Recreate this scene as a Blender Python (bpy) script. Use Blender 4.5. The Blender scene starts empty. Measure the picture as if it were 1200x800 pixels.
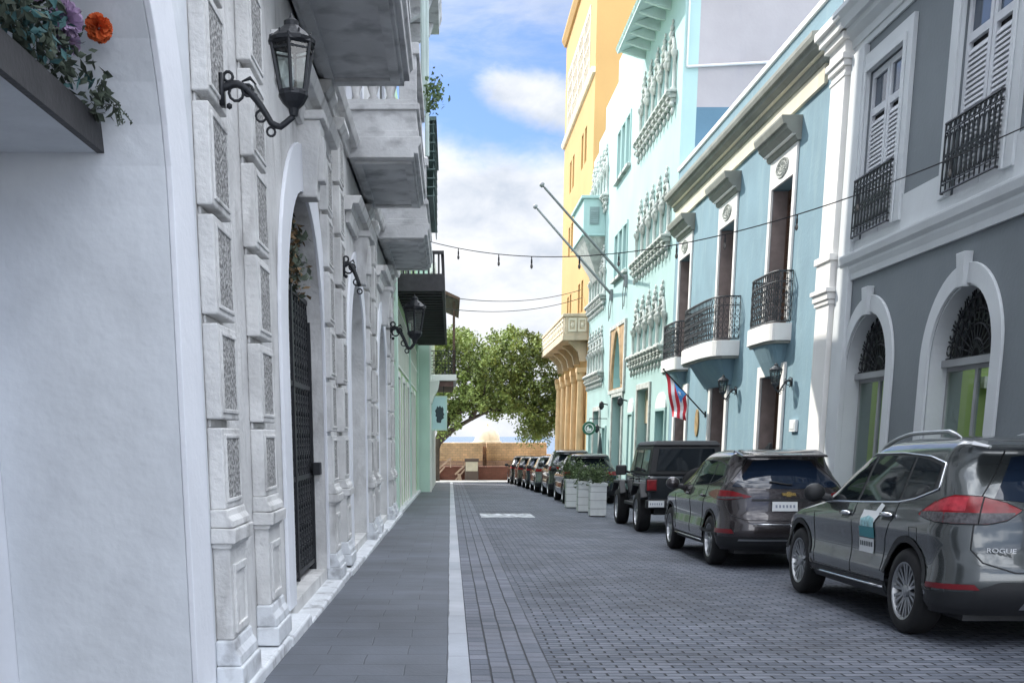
import bpy, bmesh, math, random
from mathutils import Vector, Matrix
from mathutils.geometry import tessellate_polygon
from mathutils.bvhtree import BVHTree
R = math.radians
rng = random.Random(7)
sc = bpy.context.scene
COL = sc.collection

# ------------------------------------------------------------------ camera, sky, sun, exposure
cam = bpy.data.objects.new('camera', bpy.data.cameras.new('camera'))
COL.objects.link(cam); sc.camera = cam
cam.location = (0, 0, 1.53); cam.rotation_euler = (R(90 - 12.533), 0, 0)
cam.data.sensor_fit = 'HORIZONTAL'; cam.data.sensor_width = 36; cam.data.lens = 39
cam.data.shift_x = .06; cam.data.shift_y = .3333
cam.data.clip_start = .05; cam.data.clip_end = 60000
SUN = Vector((-1, 1.06, 1.15)).normalized()
EXPOSURE = 1.58
sl = bpy.data.lights.new('sun', 'SUN'); so = bpy.data.objects.new('sun', sl); COL.objects.link(so)
sl.energy = 2.0; sl.angle = R(.5); sl.color = (1, .95, .87)
so.rotation_euler = SUN.to_track_quat('Z', 'Y').to_euler(); so.location = (-30, 40, 60)
sc.view_settings.view_transform = 'Standard'; sc.view_settings.look = 'None'
sc.view_settings.gamma = 1; sc.view_settings.exposure = EXPOSURE
sc.view_settings.use_curve_mapping = False

def world():
    w = bpy.data.worlds.new('World'); sc.world = w; w.use_nodes = True
    nt = w.node_tree; n = nt.nodes; n.clear(); lk = nt.links.new
    def math_(op, a, b=None, c=None, clamp=False):
        m = n.new('ShaderNodeMath'); m.operation = op; m.use_clamp = clamp
        for i, v in enumerate((a, b, c)):
            if v is None: continue
            if isinstance(v, (int, float)): m.inputs[i].default_value = v
            else: lk(v, m.inputs[i])
        return m.outputs[0]
    def smooth(v, a, b):
        m = n.new('ShaderNodeMapRange'); m.interpolation_type = 'SMOOTHSTEP'
        lk(v, m.inputs[0]); m.inputs[1].default_value = a; m.inputs[2].default_value = b
        return m.outputs[0]
    sky = n.new('ShaderNodeTexSky'); sky.sky_type = 'NISHITA'; sky.sun_disc = False
    sky.sun_elevation = math.asin(SUN.z); sky.sun_rotation = math.atan2(SUN.x, SUN.y)
    sky.air_density = 1.0; sky.dust_density = .3; sky.ozone_density = 2.0
    tc = n.new('ShaderNodeTexCoord'); sep = n.new('ShaderNodeSeparateXYZ'); lk(tc.outputs['Generated'], sep.inputs[0])
    x, y, z = sep.outputs
    mp = n.new('ShaderNodeMapping'); mp.inputs['Scale'].default_value = (1, 1, 1.8); lk(tc.outputs['Generated'], mp.inputs[0])
    def noise(scale, detail, rough=.55, off=0, src=mp):
        t = n.new('ShaderNodeTexNoise'); t.inputs['Scale'].default_value = scale
        t.inputs['Detail'].default_value = detail; t.inputs['Roughness'].default_value = rough
        t.inputs['Distortion'].default_value = .25
        lk(src.outputs[0], t.inputs['Vector']); return t.outputs[0]
    na = noise(9, 8); nb = noise(22, 8, .6); nc = noise(4.5, 6)
    # low bank of cloud towards the sea
    e = math_('ADD', z, math_('MULTIPLY', math_('SUBTRACT', na, .5), .10))
    e = math_('ADD', e, math_('MULTIPLY', math_('SUBTRACT', nb, .5), .05))
    e = math_('ADD', e, math_('MULTIPLY', x, .10))
    bank = smooth(e, .252, .205)
    # one cumulus over the street's end
    dx = math_('DIVIDE', math_('SUBTRACT', x, .078), .046); dz = math_('DIVIDE', math_('SUBTRACT', math_('ADD', z, math_('MULTIPLY', x, .28)), .282), .017)
    d = math_('SQRT', math_('ADD', math_('MULTIPLY', dx, dx), math_('MULTIPLY', dz, dz)))
    d = math_('ADD', d, math_('MULTIPLY', math_('SUBTRACT', nb, .5), 1.7))
    cum = math_('MULTIPLY', smooth(d, 1.45, .55), math_('GREATER_THAN', y, 0))
    # thin veil, and unseen scattered clouds overhead added for fill light
    mp2 = n.new('ShaderNodeMapping'); mp2.inputs['Scale'].default_value = (1.2, 1, 4.5); mp2.inputs['Rotation'].default_value = (0, R(-14), 0)
    lk(tc.outputs['Generated'], mp2.inputs[0])
    nv = noise(7, 9, .62, src=mp2)
    veil = math_('MULTIPLY', math_('MULTIPLY', smooth(nv, .32, .68), smooth(z, .25, .32)), .60)
    over = math_('MULTIPLY', smooth(nc, .40, .58), smooth(z, .36, .5))
    mask = math_('MAXIMUM', math_('MAXIMUM', bank, cum), math_('MAXIMUM', veil, over))
    hs = n.new('ShaderNodeHueSaturation'); hs.inputs['Saturation'].default_value = .96; hs.inputs['Value'].default_value = .335
    tn = n.new('ShaderNodeMix'); tn.data_type = 'RGBA'; tn.blend_type = 'MULTIPLY'; tn.inputs[0].default_value = 1; lk(sky.outputs[0], tn.inputs[6]); tn.inputs[7].default_value = (.70, .84, 1.12, 1); lk(tn.outputs[2], hs.inputs['Color'])
    ramp = n.new('ShaderNodeValToRGB'); ramp.color_ramp.elements[0].position = .33; ramp.color_ramp.elements[1].position = .64
    ramp.color_ramp.elements[0].color = (.60, .66, .76, 1); ramp.color_ramp.elements[1].color = (.96, .97, 1.0, 1)
    sh = math_('ADD', math_('MULTIPLY', noise(13, 7, .6), .7), math_('MULTIPLY', nb, .3)); lk(sh, ramp.inputs[0])
    cl = n.new('ShaderNodeMix'); cl.data_type = 'RGBA'; cl.blend_type = 'MULTIPLY'; cl.inputs[0].default_value = 1
    lk(ramp.outputs[0], cl.inputs[6]); 
    br = math_('ADD', CLOUD, math_('MULTIPLY', math_('MAXIMUM', smooth(z, .38, .6), math_('MULTIPLY', smooth(y, 0, -.4), .75)), CLOUD2 - CLOUD)); cb = n.new('ShaderNodeCombineXYZ')  # unseen clouds overhead and behind the camera brightened to fill the shade
    for i in range(3): lk(br, cb.inputs[i])
    lk(cb.outputs[0], cl.inputs[7])
    mx = n.new('ShaderNodeMix'); mx.data_type = 'RGBA'; lk(mask, mx.inputs[0]); lk(hs.outputs[0], mx.inputs[6]); lk(cl.outputs[2], mx.inputs[7])
    bg = n.new('ShaderNodeBackground'); bg.inputs[1].default_value = SKY; lk(mx.outputs[2], bg.inputs[0])
    out = n.new('ShaderNodeOutputWorld'); lk(bg.outputs[0], out.inputs[0])
SKY = .15; CLOUD = 2.6; CLOUD2 = 14.5
world()

# ------------------------------------------------------------------ materials
MC = {}
def M(name, col, rough=.7, var=.12, scale=1.5, bump=.0, bscale=25, metal=0, dirt=0, dcol=(.12, .11, .10), dscale=(1.2, 1.2, .25), dthr=.55, coat=0, speck=0, alpha=None):
    if name in MC: return MC[name]
    m = bpy.data.materials.new(name); m.use_nodes = True; nt = m.node_tree; n = nt.nodes; lk = nt.links.new
    b = n['Principled BSDF']; b.inputs['Roughness'].default_value = rough; b.inputs['Metallic'].default_value = metal
    if coat: b.inputs['Coat Weight'].default_value = coat; b.inputs['Coat Roughness'].default_value = .03
    tc = n.new('ShaderNodeTexCoord')
    def noise(s, det=5, v=None):
        t = n.new('ShaderNodeTexNoise'); t.inputs['Scale'].default_value = s; t.inputs['Detail'].default_value = det
        lk(v or tc.outputs['Object'], t.inputs['Vector']); return t.outputs[0]
    c = None
    if var or dirt or speck:
        r = n.new('ShaderNodeValToRGB'); lk(noise(scale, 7), r.inputs[0])
        r.color_ramp.elements[0].position = .3; r.color_ramp.elements[1].position = .7
        r.color_ramp.elements[0].color = tuple(v * (1 - var) for v in col) + (1,)
        r.color_ramp.elements[1].color = tuple(min(v * (1 + var), 1) for v in col) + (1,)
        c = r.outputs[0]
        if speck:
            mx = n.new('ShaderNodeMix'); mx.data_type = 'RGBA'; mr = n.new('ShaderNodeMapRange'); lk(noise(bscale, 3), mr.inputs[0])
            mr.inputs[1].default_value = .42; mr.inputs[2].default_value = .58; lk(mr.outputs[0], mx.inputs[0])
            lk(c, mx.inputs[6]); mx.inputs[7].default_value = tuple(v * (1 - speck) for v in col) + (1,); c = mx.outputs[2]
        if dirt:
            mp = n.new('ShaderNodeMapping'); mp.inputs['Scale'].default_value = dscale; lk(tc.outputs['Object'], mp.inputs[0])
            mr = n.new('ShaderNodeMapRange'); lk(noise(2.2, 8, mp.outputs[0]), mr.inputs[0])
            mr.inputs[1].default_value = dthr; mr.inputs[2].default_value = dthr + .2; mr.inputs[4].default_value = dirt
            mx = n.new('ShaderNodeMix'); mx.data_type = 'RGBA'; lk(mr.outputs[0], mx.inputs[0]); lk(c, mx.inputs[6]); mx.inputs[7].default_value = dcol + (1,); c = mx.outputs[2]
        lk(c, b.inputs['Base Color'])
    else: b.inputs['Base Color'].default_value = col + (1,)
    if bump:
        bp = n.new('ShaderNodeBump'); bp.inputs['Strength'].default_value = min(bump, 1); bp.inputs['Distance'].default_value = .02
        lk(noise(bscale, 4), bp.inputs['Height']); lk(bp.outputs[0], b.inputs['Normal'])
    MC[name] = m; return m

def brickmat(name, c1, c2, mortar, w, h, ms=.008, rot=0, bump=.6, rough=.75, offset=.5, tint=.3, axes=None, wob_=.05):
    m = bpy.data.materials.new(name); m.use_nodes = True; nt = m.node_tree; n = nt.nodes; lk = nt.links.new
    b = n['Principled BSDF']; b.inputs['Roughness'].default_value = rough
    tc = n.new('ShaderNodeTexCoord'); mp = n.new('ShaderNodeMapping'); mp.inputs['Rotation'].default_value = axes or (0, 0, rot)
    lk(tc.outputs['Object'], mp.inputs[0])
    wob = n.new('ShaderNodeTexNoise'); wob.inputs['Scale'].default_value = 1.3; lk(tc.outputs['Object'], wob.inputs['Vector'])
    va = n.new('ShaderNodeVectorMath'); va.operation = 'MULTIPLY_ADD'; lk(wob.outputs[1], va.inputs[0]); va.inputs[1].default_value = (wob_, wob_, 0); lk(mp.outputs[0], va.inputs[2])
    t = n.new('ShaderNodeTexBrick'); t.offset = offset; lk(va.outputs[0], t.inputs['Vector'])
    t.inputs['Scale'].default_value = 1; t.inputs['Brick Width'].default_value = w; t.inputs['Row Height'].default_value = h
    t.inputs['Mortar Size'].default_value = ms; t.inputs['Mortar Smooth'].default_value = .6; t.inputs['Bias'].default_value = 0
    t.inputs['Color1'].default_value = c1 + (1,); t.inputs['Color2'].default_value = c2 + (1,); t.inputs['Mortar'].default_value = mortar + (1,)
    ns = n.new('ShaderNodeTexNoise'); ns.inputs['Scale'].default_value = .55; ns.inputs['Detail'].default_value = 9; ns.inputs['Roughness'].default_value = .7; lk(tc.outputs['Object'], ns.inputs['Vector'])
    mr = n.new('ShaderNodeMapRange'); lk(ns.outputs[0], mr.inputs[0]); mr.inputs[1].default_value = .3; mr.inputs[2].default_value = .7
    mr.inputs[3].default_value = 1 - tint; mr.inputs[4].default_value = 1 + tint
    mx = n.new('ShaderNodeVectorMath'); mx.operation = 'SCALE'; lk(t.outputs[0], mx.inputs[0]); lk(mr.outputs[0], mx.inputs[3]); lk(mx.outputs[0], b.inputs['Base Color'])
    fn = n.new('ShaderNodeTexNoise'); fn.inputs['Scale'].default_value = 40; lk(tc.outputs['Object'], fn.inputs['Vector'])
    hh = n.new('ShaderNodeMath'); hh.operation = 'MULTIPLY_ADD'; lk(fn.outputs[0], hh.inputs[0]); hh.inputs[1].default_value = -.35; 
    inv = n.new('ShaderNodeMath'); inv.operation = 'SUBTRACT'; inv.inputs[0].default_value = 1; lk(t.outputs[1], inv.inputs[1]); lk(inv.outputs[0], hh.inputs[2])
    bp = n.new('ShaderNodeBump'); bp.inputs['Strength'].default_value = bump; bp.inputs['Distance'].default_value = .015; lk(hh.outputs[0], bp.inputs['Height']); lk(bp.outputs[0], b.inputs['Normal'])
    MC[name] = m; return m

def glassmat(name, col=(.012, .015, .018), rough=.04, trans=0):
    if name in MC: return MC[name]
    m = bpy.data.materials.new(name); m.use_nodes = True; b = m.node_tree.nodes['Principled BSDF']
    b.inputs['Base Color'].default_value = col + (1,); b.inputs['Roughness'].default_value = rough; b.inputs['IOR'].default_value = 1.5
    b.inputs['Transmission Weight'].default_value = trans
    b.inputs['Specular IOR Level'].default_value = .6
    MC[name] = m; return m

def thinglass(name):
    if name in MC: return MC[name]
    m = bpy.data.materials.new(name); m.use_nodes = True; nt = m.node_tree; n = nt.nodes; n.clear(); lk = nt.links.new
    t = n.new('ShaderNodeBsdfTransparent'); t.inputs[0].default_value = (.86, .92, .90, 1); g_ = n.new('ShaderNodeBsdfGlossy'); g_.inputs['Roughness'].default_value = .02
    x = n.new('ShaderNodeMixShader'); x.inputs[0].default_value = .07; lk(t.outputs[0], x.inputs[1]); lk(g_.outputs[0], x.inputs[2])
    o = n.new('ShaderNodeOutputMaterial'); lk(x.outputs[0], o.inputs[0]); MC[name] = m; return m
WHITE = M('white_paint', (.74, .76, .80), .75, .06, 1.2, .25, 18, dirt=.25, dcol=(.42, .43, .45), dscale=(.8, .8, .6), dthr=.56)
JAMB = M('white_stucco', (.66, .69, .72), .8, .10, 1.4, .55, 7, dirt=.28, dcol=(.44, .46, .49), dscale=(1.4, 1.4, 1.0), dthr=.52)
STONE = M('aged_white_masonry', (.60, .60, .59), .85, .14, 2.5, .6, 24, dirt=.65, dcol=(.24, .23, .22), dscale=(2.2, 2.2, .7), dthr=.54)
BALC = M('weathered_balcony_masonry', (.55, .555, .555), .85, .15, 1.5, .4, 22, dirt=.7, dcol=(.22, .22, .23), dscale=(1.2, 1.2, 2.6), dthr=.50)
ROUGH = M('granular_render', (.44, .44, .43), .95, .12, 3, 1, 42, speck=.62)
PLINTH = M('whitewashed_step', (.62, .645, .67), .85, .1, 3, .6, 14, dirt=.75, dcol=(.23, .23, .24), dscale=(2.5, 2.5, 2.5), dthr=.52)
IRON = M('black_iron', (.018, .02, .024), .5, .2, 6, .2, 40, metal=.3)
IRONG = M('grey_iron', (.045, .05, .055), .55, .25, 6, metal=.3)
DARK = M('interior_shade', (.02, .02, .022), .8, 0)  # near-black stands in for the shade of unlit rooms
DGLASS = glassmat('dark_glass')
PANE = glassmat('window_pane', (.05, .07, .10), .03)
BLUE = M('blue_stucco', (.19, .305, .365), .85, .08, 1.1, .3, 14, dirt=.5, dcol=(.26, .38, .42), dscale=(1.6, 1.6, .45), dthr=.52)
TURQ = M('turquoise_stucco', (.36, .515, .50), .85, .07, .6, .15, 12, dirt=.35, dcol=(.29, .45, .44), dscale=(1.2, 1.2, .18), dthr=.54)
TRIMT = M('grey_ornament', (.50, .52, .49), .85, .2, 3, .4, 25, dirt=.5, dcol=(.2, .24, .24), dscale=(3, 3, 2), dthr=.5)
ORANGE = M('ochre_stucco', (.49, .305, .115), .85, .06, .5, .2, 10, dirt=.15, dcol=(.40, .27, .13), dthr=.58)
CREAM = M('cream_trim', (.72, .66, .52), .8, .08, 1.5, .2, 20, dirt=.3, dcol=(.42, .38, .30), dthr=.56)
BEIGE = M('beige_stone', (.60, .50, .36), .85, .12, 1.2, .3, 12, dirt=.5, dcol=(.28, .23, .17), dthr=.5)
GREYW = M('slate_grey_paint', (.18, .205, .222), .75, .07, .8, .2, 15, dirt=.2, dcol=(.22, .24, .27), dthr=.58)
TRIM = M('pale_grey_trim', (.60, .63, .645), .7, .05, 1.2, .15, 20, dirt=.2, dcol=(.45, .46, .48), dthr=.58)
TRIMW = M('white_trim', (.80, .79, .76), .7, .05, 1.2, .1, 20, dirt=.15, dcol=(.55, .53, .5), dthr=.6)
CORN = M('grey_green_cornice', (.27, .28, .25), .8, .12, 2, .2, 20, dirt=.3, dcol=(.15, .15, .13), dthr=.55)
GREEN = M('lime_green_stucco', (.43, .60, .33), .8, .06, .8, .2, 15, dirt=.2, dcol=(.28, .5, .26), dthr=.58)
MINT = M('mint_stucco', (.54, .70, .61), .8, .06, .8, .2, 15, dirt=.2, dcol=(.42, .62, .54), dthr=.58)
WOODD = M('dark_painted_wood', (.035, .034, .036), .65, .25, 6, .2, 30)
WOODB = M('brown_wood', (.10, .055, .035), .6, .25, 5, .2, 30)
WOODR = M('red_brown_soffit', (.13, .07, .06), .7, .2, 4, .1, 30)
GREYSIDE = M('unpainted_grey_render', (.36, .34, .35), .9, .10, .6, .25, 8, dirt=.4, dcol=(.30, .29, .32), dthr=.58)
NAVY = M('old_blue_render', (.10, .19, .26), .9, .1, .8, .2, 10)
PAPER = M('sign_white', (.75, .77, .77), .5, .03)
CHROME = M('chrome', (.75, .76, .78), .12, 0, metal=1)
RUBBER = M('tyre_rubber', (.012, .012, .013), .8, .2, 20)
PLAS = M('black_plastic', (.018, .019, .021), .55, .1, 20)
ALLOY = M('alloy_silver', (.42, .43, .44), .3, .05, metal=.9)
ALLOYD = M('alloy_recess', (.03, .03, .032), .5, 0, metal=.5)
STEEL = M('pole_steel', (.24, .25, .26), .45, .1, 4, metal=.4)
LOUV = M('grey_shutter_paint', (.60, .62, .65), .65, .06, 3)

# ------------------------------------------------------------------ mesh builder
class MB:
    def __init__(s, f=None): s.bm = bmesh.new(); s.f = f or (lambda a, b, c: (a, b, c))
    def v(s, a, b, c): return s.bm.verts.new(s.f(a, b, c))
    def face(s, vs):
        try: return s.bm.faces.new(vs)
        except ValueError: return None
    def box(s, a0, a1, b0, b1, c0, c1):
        p = [s.v(a, b, c) for a in (a0, a1) for b in (b0, b1) for c in (c0, c1)]
        for q in ((0, 1, 3, 2), (4, 6, 7, 5), (0, 4, 5, 1), (2, 3, 7, 6), (0, 2, 6, 4), (1, 5, 7, 3)): s.face([p[i] for i in q])
        return s
    def hexa(s, pts):     # 8 points: 4 below in order, 4 above in order
        p = [s.v(*q) for q in pts]
        for q in ((3, 2, 1, 0), (4, 5, 6, 7), (0, 1, 5, 4), (1, 2, 6, 5), (2, 3, 7, 6), (3, 0, 4, 7)): s.face([p[i] for i in q])
        return s
    def plate(s, loops, w0, w1):     # polygon with holes in (u,v), thick from w0 to w1
        flat = [p for l in loops for p in l]
        tris = tessellate_polygon([[Vector((p[0], p[1], 0)) for p in l] for l in loops])
        lay = [[s.v(p[0], p[1], w) for p in flat] for w in (w0, w1)]
        for t in tris:
            s.face([lay[1][i] for i in t]); s.face([lay[0][i] for i in reversed(t)])
        o = 0
        for l in loops:
            k = len(l)
            for i in range(k):
                j = (i + 1) % k
                s.face([lay[0][o + i], lay[0][o + j], lay[1][o + j], lay[1][o + i]])
            o += k
        return s
    def prof(s, u0, u1, pts):       # (v,w) profile extruded along u
        A = [s.v(u0, p[0], p[1]) for p in pts]; B = [s.v(u1, p[0], p[1]) for p in pts]; k = len(pts)
        for i in range(k): s.face([A[i], A[(i + 1) % k], B[(i + 1) % k], B[i]])
        for t in tessellate_polygon([[Vector((p[0], p[1], 0)) for p in pts]]):
            s.face([A[i] for i in t]); s.face([B[i] for i in reversed(t)])
        return s
    def tube(s, pts, r, n=6, cap=True):
        pts = [Vector(s.f(*p)) for p in pts]; k = len(pts); rs = r if isinstance(r, (list, tuple)) else [r] * k
        rings = []; ref = None
        for i, p in enumerate(pts):
            d = (pts[min(i + 1, k - 1)] - pts[max(i - 1, 0)]).normalized()
            if ref is None: ref = Vector((0, 0, 1)) if abs(d.z) < .9 else Vector((1, 0, 0))
            a = (ref - d * ref.dot(d)).normalized(); b = d.cross(a); ref = a
            rings.append([s.bm.verts.new(p + (a * math.cos(t) + b * math.sin(t)) * rs[i]) for t in [2 * math.pi * (j + .5) / n for j in range(n)]])
        for A, B in zip(rings, rings[1:]):
            for j in range(n): s.face([A[j], A[(j + 1) % n], B[(j + 1) % n], B[j]])
        if cap: s.face(rings[0][::-1]); s.face(rings[-1])
        return s
    def lathe(s, prof, c=(0, 0, 0), n=16, axis='z', a0=0, a1=2 * math.pi):   # prof: (radius, along)
        full = abs(a1 - a0 - 2 * math.pi) < 1e-6; rings = []
        for i in range(n if full else n + 1):
            t = a0 + (a1 - a0) * i / n; ring = []
            for r, h in prof:
                x, y = r * math.cos(t), r * math.sin(t)
                p = {'z': (x, y, h), 'x': (h, x, y), 'y': (x, h, y)}[axis]
                ring.append(s.v(c[0] + p[0], c[1] + p[1], c[2] + p[2]))
            rings.append(ring)
        m = len(rings)
        for i in range(m if full else m - 1):
            A, B = rings[i], rings[(i + 1) % m]
            for j in range(len(prof) - 1): s.face([A[j], B[j], B[j + 1], A[j + 1]])
        return s
    def ring(s, c, ua, va, R_, r, n=10, m=4, ry=None):
        c = Vector(c); ua = Vector(ua); va = Vector(va); pts = []
        for i in range(n + 1):
            t = 2 * math.pi * i / n; pts.append(tuple(c + ua * math.cos(t) * R_ + va * math.sin(t) * (ry or R_)))
        return s.tube(pts, r, m, cap=False)
    def ball(s, c, r, seg=8, sq=(1, 1, 1)):
        b = bmesh.ops.create_icosphere(s.bm, subdivisions=1 if seg < 9 else 2, radius=1)
        for v in b['verts']: v.co = Vector(s.f(c[0] + v.co.x * r * sq[0], c[1] + v.co.y * r * sq[1], c[2] + v.co.z * r * sq[2]))
        return s
    def grid(s, rows):
        V = [[s.v(*p) for p in r] for r in rows]
        for A, B in zip(V, V[1:]):
            for i in range(len(A) - 1): s.face([A[i], A[i + 1], B[i + 1], B[i]])
        return s
    def leaf(s, c, sz, rg, asp=.55, up=0):
        d = Vector((rg.gauss(0, 1), rg.gauss(0, 1), rg.gauss(0, 1) + up)).normalized()
        e = d.orthogonal().normalized(); e.rotate(Matrix.Rotation(rg.uniform(0, 6.28), 3, d)); g = d.cross(e)
        c = Vector(c); l = sz * rg.uniform(.7, 1.3)
        p = [c - e * l * .5, c + g * l * asp * .5 + d * l * .06, c + e * l * .5, c - g * l * asp * .5 + d * l * .06]
        s.face([s.bm.verts.new(q) for q in p]); return s
    def build(s, name, mat, parent=None, smooth=False, bevel=0, norm=True, sub=0):
        if norm: bmesh.ops.recalc_face_normals(s.bm, faces=s.bm.faces)
        me = bpy.data.meshes.new(name); s.bm.to_mesh(me); s.bm.free(); me.materials.append(mat)
        o = bpy.data.objects.new(name, me); COL.objects.link(o)
        if smooth:
            for p in me.polygons: p.use_smooth = True
        if bevel:
            b = o.modifiers.new('bevel', 'BEVEL'); b.width = bevel; b.segments = 2; b.limit_method = 'ANGLE'; b.angle_limit = R(40)
        if sub: q = o.modifiers.new('sub', 'SUBSURF'); q.levels = q.render_levels = sub
        if parent: attach(o, parent)
        return o
def attach(o, parent):       # meshes are written in world coordinates: keep them there under an Empty at the thing's base
    o.parent = parent
    if parent.type == 'EMPTY': o.matrix_parent_inverse = Matrix.Translation(-parent.location)

def thing(name, label, cat, loc=(0, 0, 0), group=None):
    o = bpy.data.objects.new(name, None); COL.objects.link(o); o.location = loc; o.empty_display_size = .2
    o['label'] = label; o['category'] = cat
    if group: o['group'] = group
    return o
def tag(o, label, cat, group=None):
    o['label'] = label; o['category'] = cat
    if group: o['group'] = group
    return o
def struct(o, label=None, cat=None):
    o['kind'] = 'structure'; o['label'] = label; o['category'] = cat; return o
def text(name, body, size, mat, loc, rot, parent=None, ext=.003, sx=1, align='CENTER'):
    cu = bpy.data.curves.new(name, 'FONT'); cu.body = body; cu.size = size; cu.extrude = ext; cu.align_x = align; cu.align_y = 'CENTER'
    t = bpy.data.objects.new(name, cu); COL.objects.link(t)
    dg = bpy.context.evaluated_depsgraph_get(); me = bpy.data.meshes.new_from_object(t.evaluated_get(dg))
    bpy.data.objects.remove(t); me.materials.clear(); me.materials.append(mat)
    o = bpy.data.objects.new(name, me); COL.objects.link(o); o.location = loc; o.rotation_euler = rot; o.scale = (sx, 1, 1)
    if parent: attach(o, parent)
    return o

XL, XR = -1.45, 7.0
LF = lambda u, v, w: (XL + w, u, v)
RF = lambda u, v, w: (XR - w, u, v)
def gz(y): return -.018 * y
def rect(u0, u1, v0, v1): return [(u0, v0), (u1, v0), (u1, v1), (u0, v1)]
def arch(u0, u1, v0, vs, n=20, rise=None, point=0):
    c, h = (u0 + u1) / 2, (u1 - u0) / 2; r = rise or h
    pts = [(u0, v0), (u1, v0)]
    for i in range(n + 1):
        t = math.pi * i / n; k = point * (1 - abs(math.cos(t))) ** 2
        pts.append((c + h * math.cos(t), vs + r * math.sin(t) + k))
    return pts
def archband(u0, u1, v0, vs, bw, n=20, rise=None):      # U shaped band round an arch
    c, h = (u0 + u1) / 2, (u1 - u0) / 2; r = rise or h
    out = [(u0 - bw, v0), (u0, v0)]
    out += [(c - h * math.cos(math.pi * i / n), vs + r * math.sin(math.pi * i / n)) for i in range(n + 1)]
    out += [(u1, v0), (u1 + bw, v0)]
    out += [(c + (h + bw) * math.cos(math.pi * i / n), vs + (r + bw) * math.sin(math.pi * i / n)) for i in range(n + 1)]
    return [out]
def uframe(u0, u1, v0, v1, bw): return [[(u0 - bw, v0), (u0, v0), (u0, v1), (u1, v1), (u1, v0), (u1 + bw, v0), (u1 + bw, v1 + bw), (u0 - bw, v1 + bw)]]
def shell(f, u0, u1, v0, v1, d, t, mat, parent, roofmat=None, w1=-.45):
    MB(f).box(u0, u0 + t, v0, v1, -d, w1).build('side_wall', mat, parent)
    MB(f).box(u1 - t, u1, v0, v1, -d, w1).build('side_wall', mat, parent)
    MB(f).box(u0 + t, u1 - t, v0, v1, -d, -d + t).build('back_wall', mat, parent)
    MB(f).box(u0 + t, u1 - t, v1 - .25, v1, -d + t, w1).build('roof', roofmat or mat, parent)
def louvre(mb, u0, u1, v0, v1, w, pitch=.06, t=.03):
    k = int((v1 - v0) / pitch) - 1
    for i in range(k):
        v = v0 + (i + .1) * pitch
        mb.prof(u0, u1, [(v, w), (v + pitch * 1.15, w - t), (v + pitch * 1.35, w - t), (v + pitch * .3, w)])
def railing(mb, path, h, sp=.13, r=.009, scroll=True, rows=1, toprail=.018):
    # path: world points at floor level
    P = [Vector(p) for p in path]; up = Vector((0, 0, 1))
    for z, rr in ((.04, r * 1.3), (h * .80, r), (h, toprail)): mb.tube([tuple(p + up * z) for p in P], rr, 5)
    for A, B in zip(P, P[1:]):
        L = (B - A).length; n = max(1, round(L / sp)); d = (B - A) / n; e = d.normalized()
        for i in range(n):
            q = A + d * i; mb.tube([tuple(q + up * .04), tuple(q + up * h)], r, 4, False)
            if scroll:
                m = q + d * .5; R_ = min(sp * .40, .08)
                mb.ring(m + up * (h * .90), e, up, R_, r * .7, 8, 3, ry=h * .08)
                nr = 3
                for k in range(nr):
                    z = .04 + h * .76 * (k + .5) / nr
                    mb.ring(m + up * z, e, up, R_, r * .8, 8, 3, ry=h * .76 / nr * .48)
                    mb.ring(m + up * z, e, up, R_ * .45, r * .8, 6, 3)

# ------------------------------------------------------------------ ground
def sheet(name, x0, x1, y0, y1, dz, mat, n=1, th=0):
    mb = MB()
    if th: mb.hexa([(x0, y0, gz(y0) + dz - th), (x1, y0, gz(y0) + dz - th), (x1, y1, gz(y1) + dz - th), (x0, y1, gz(y1) + dz - th), (x0, y0, gz(y0) + dz), (x1, y0, gz(y0) + dz), (x1, y1, gz(y1) + dz), (x0, y1, gz(y1) + dz)])
    else: mb.grid([[(x0, y0, gz(y0) + dz), (x1, y0, gz(y0) + dz)], [(x0, y1, gz(y1) + dz), (x1, y1, gz(y1) + dz)]])
    return mb.build(name, mat)
COB = brickmat('slag_cobbles', (.068, .080, .105), (.135, .148, .178), (.016, .018, .024), .21, .105, .011, bump=1.0, tint=.42)
COBL = brickmat('slag_cobbles_lengthwise', (.095, .108, .138), (.15, .16, .19), (.03, .033, .04), .21, .15, .009, rot=R(90), bump=.9, tint=.35, wob_=.018)
SLATE = brickmat('slate_paving', (.072, .083, .102), (.094, .106, .128), (.05, .057, .07), .62, .42, .007, bump=.35, tint=.35, rough=.6)
CURB = brickmat('kerb_stone', (.33, .355, .395), (.41, .43, .46), (.2, .21, .23), 1.1, 3, .01, rot=R(90), bump=.3, tint=.2)
EARTH = M('bare_ground', (.22, .2, .17), .9, .2)
g = MB(); g.grid([[(-160, -90, gz(-90) - .3), (160, -90, gz(-90) - .3)], [(-160, 84, gz(84) - .3), (160, 84, gz(84) - .3)], [(-160, 100, -13), (160, 100, -13)]]); struct(g.build('ground', EARTH), 'earth lying under the town', 'ground')
struct(sheet('road', .745, 5.75, -14, 70, 0, COB), 'blue grey cobbled roadway of a narrow street', 'road')
struct(sheet('gutter', .139, .745, -14, 70, 0, COBL), 'lengthwise courses of cobbles beside the kerb', 'gutter')
struct(sheet('kerb', -.022, .137, -14, 68, .05, CURB, th=.3), 'pale stone kerb along the left pavement', 'kerb')
struct(sheet('sidewalk', -1.6, -.025, -14, 68, .046, SLATE, th=.3), 'dark slate pavement along the white building', 'pavement')
struct(sheet('right_kerb', 5.75, 5.9, -14, 70, .12, CURB, th=.4), 'pale kerb behind the parked cars', 'kerb')
struct(sheet('right_sidewalk', 5.9, 7.4, -14, 74, .116, SLATE, th=.4), 'slate pavement before the coloured facades', 'pavement')
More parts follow.
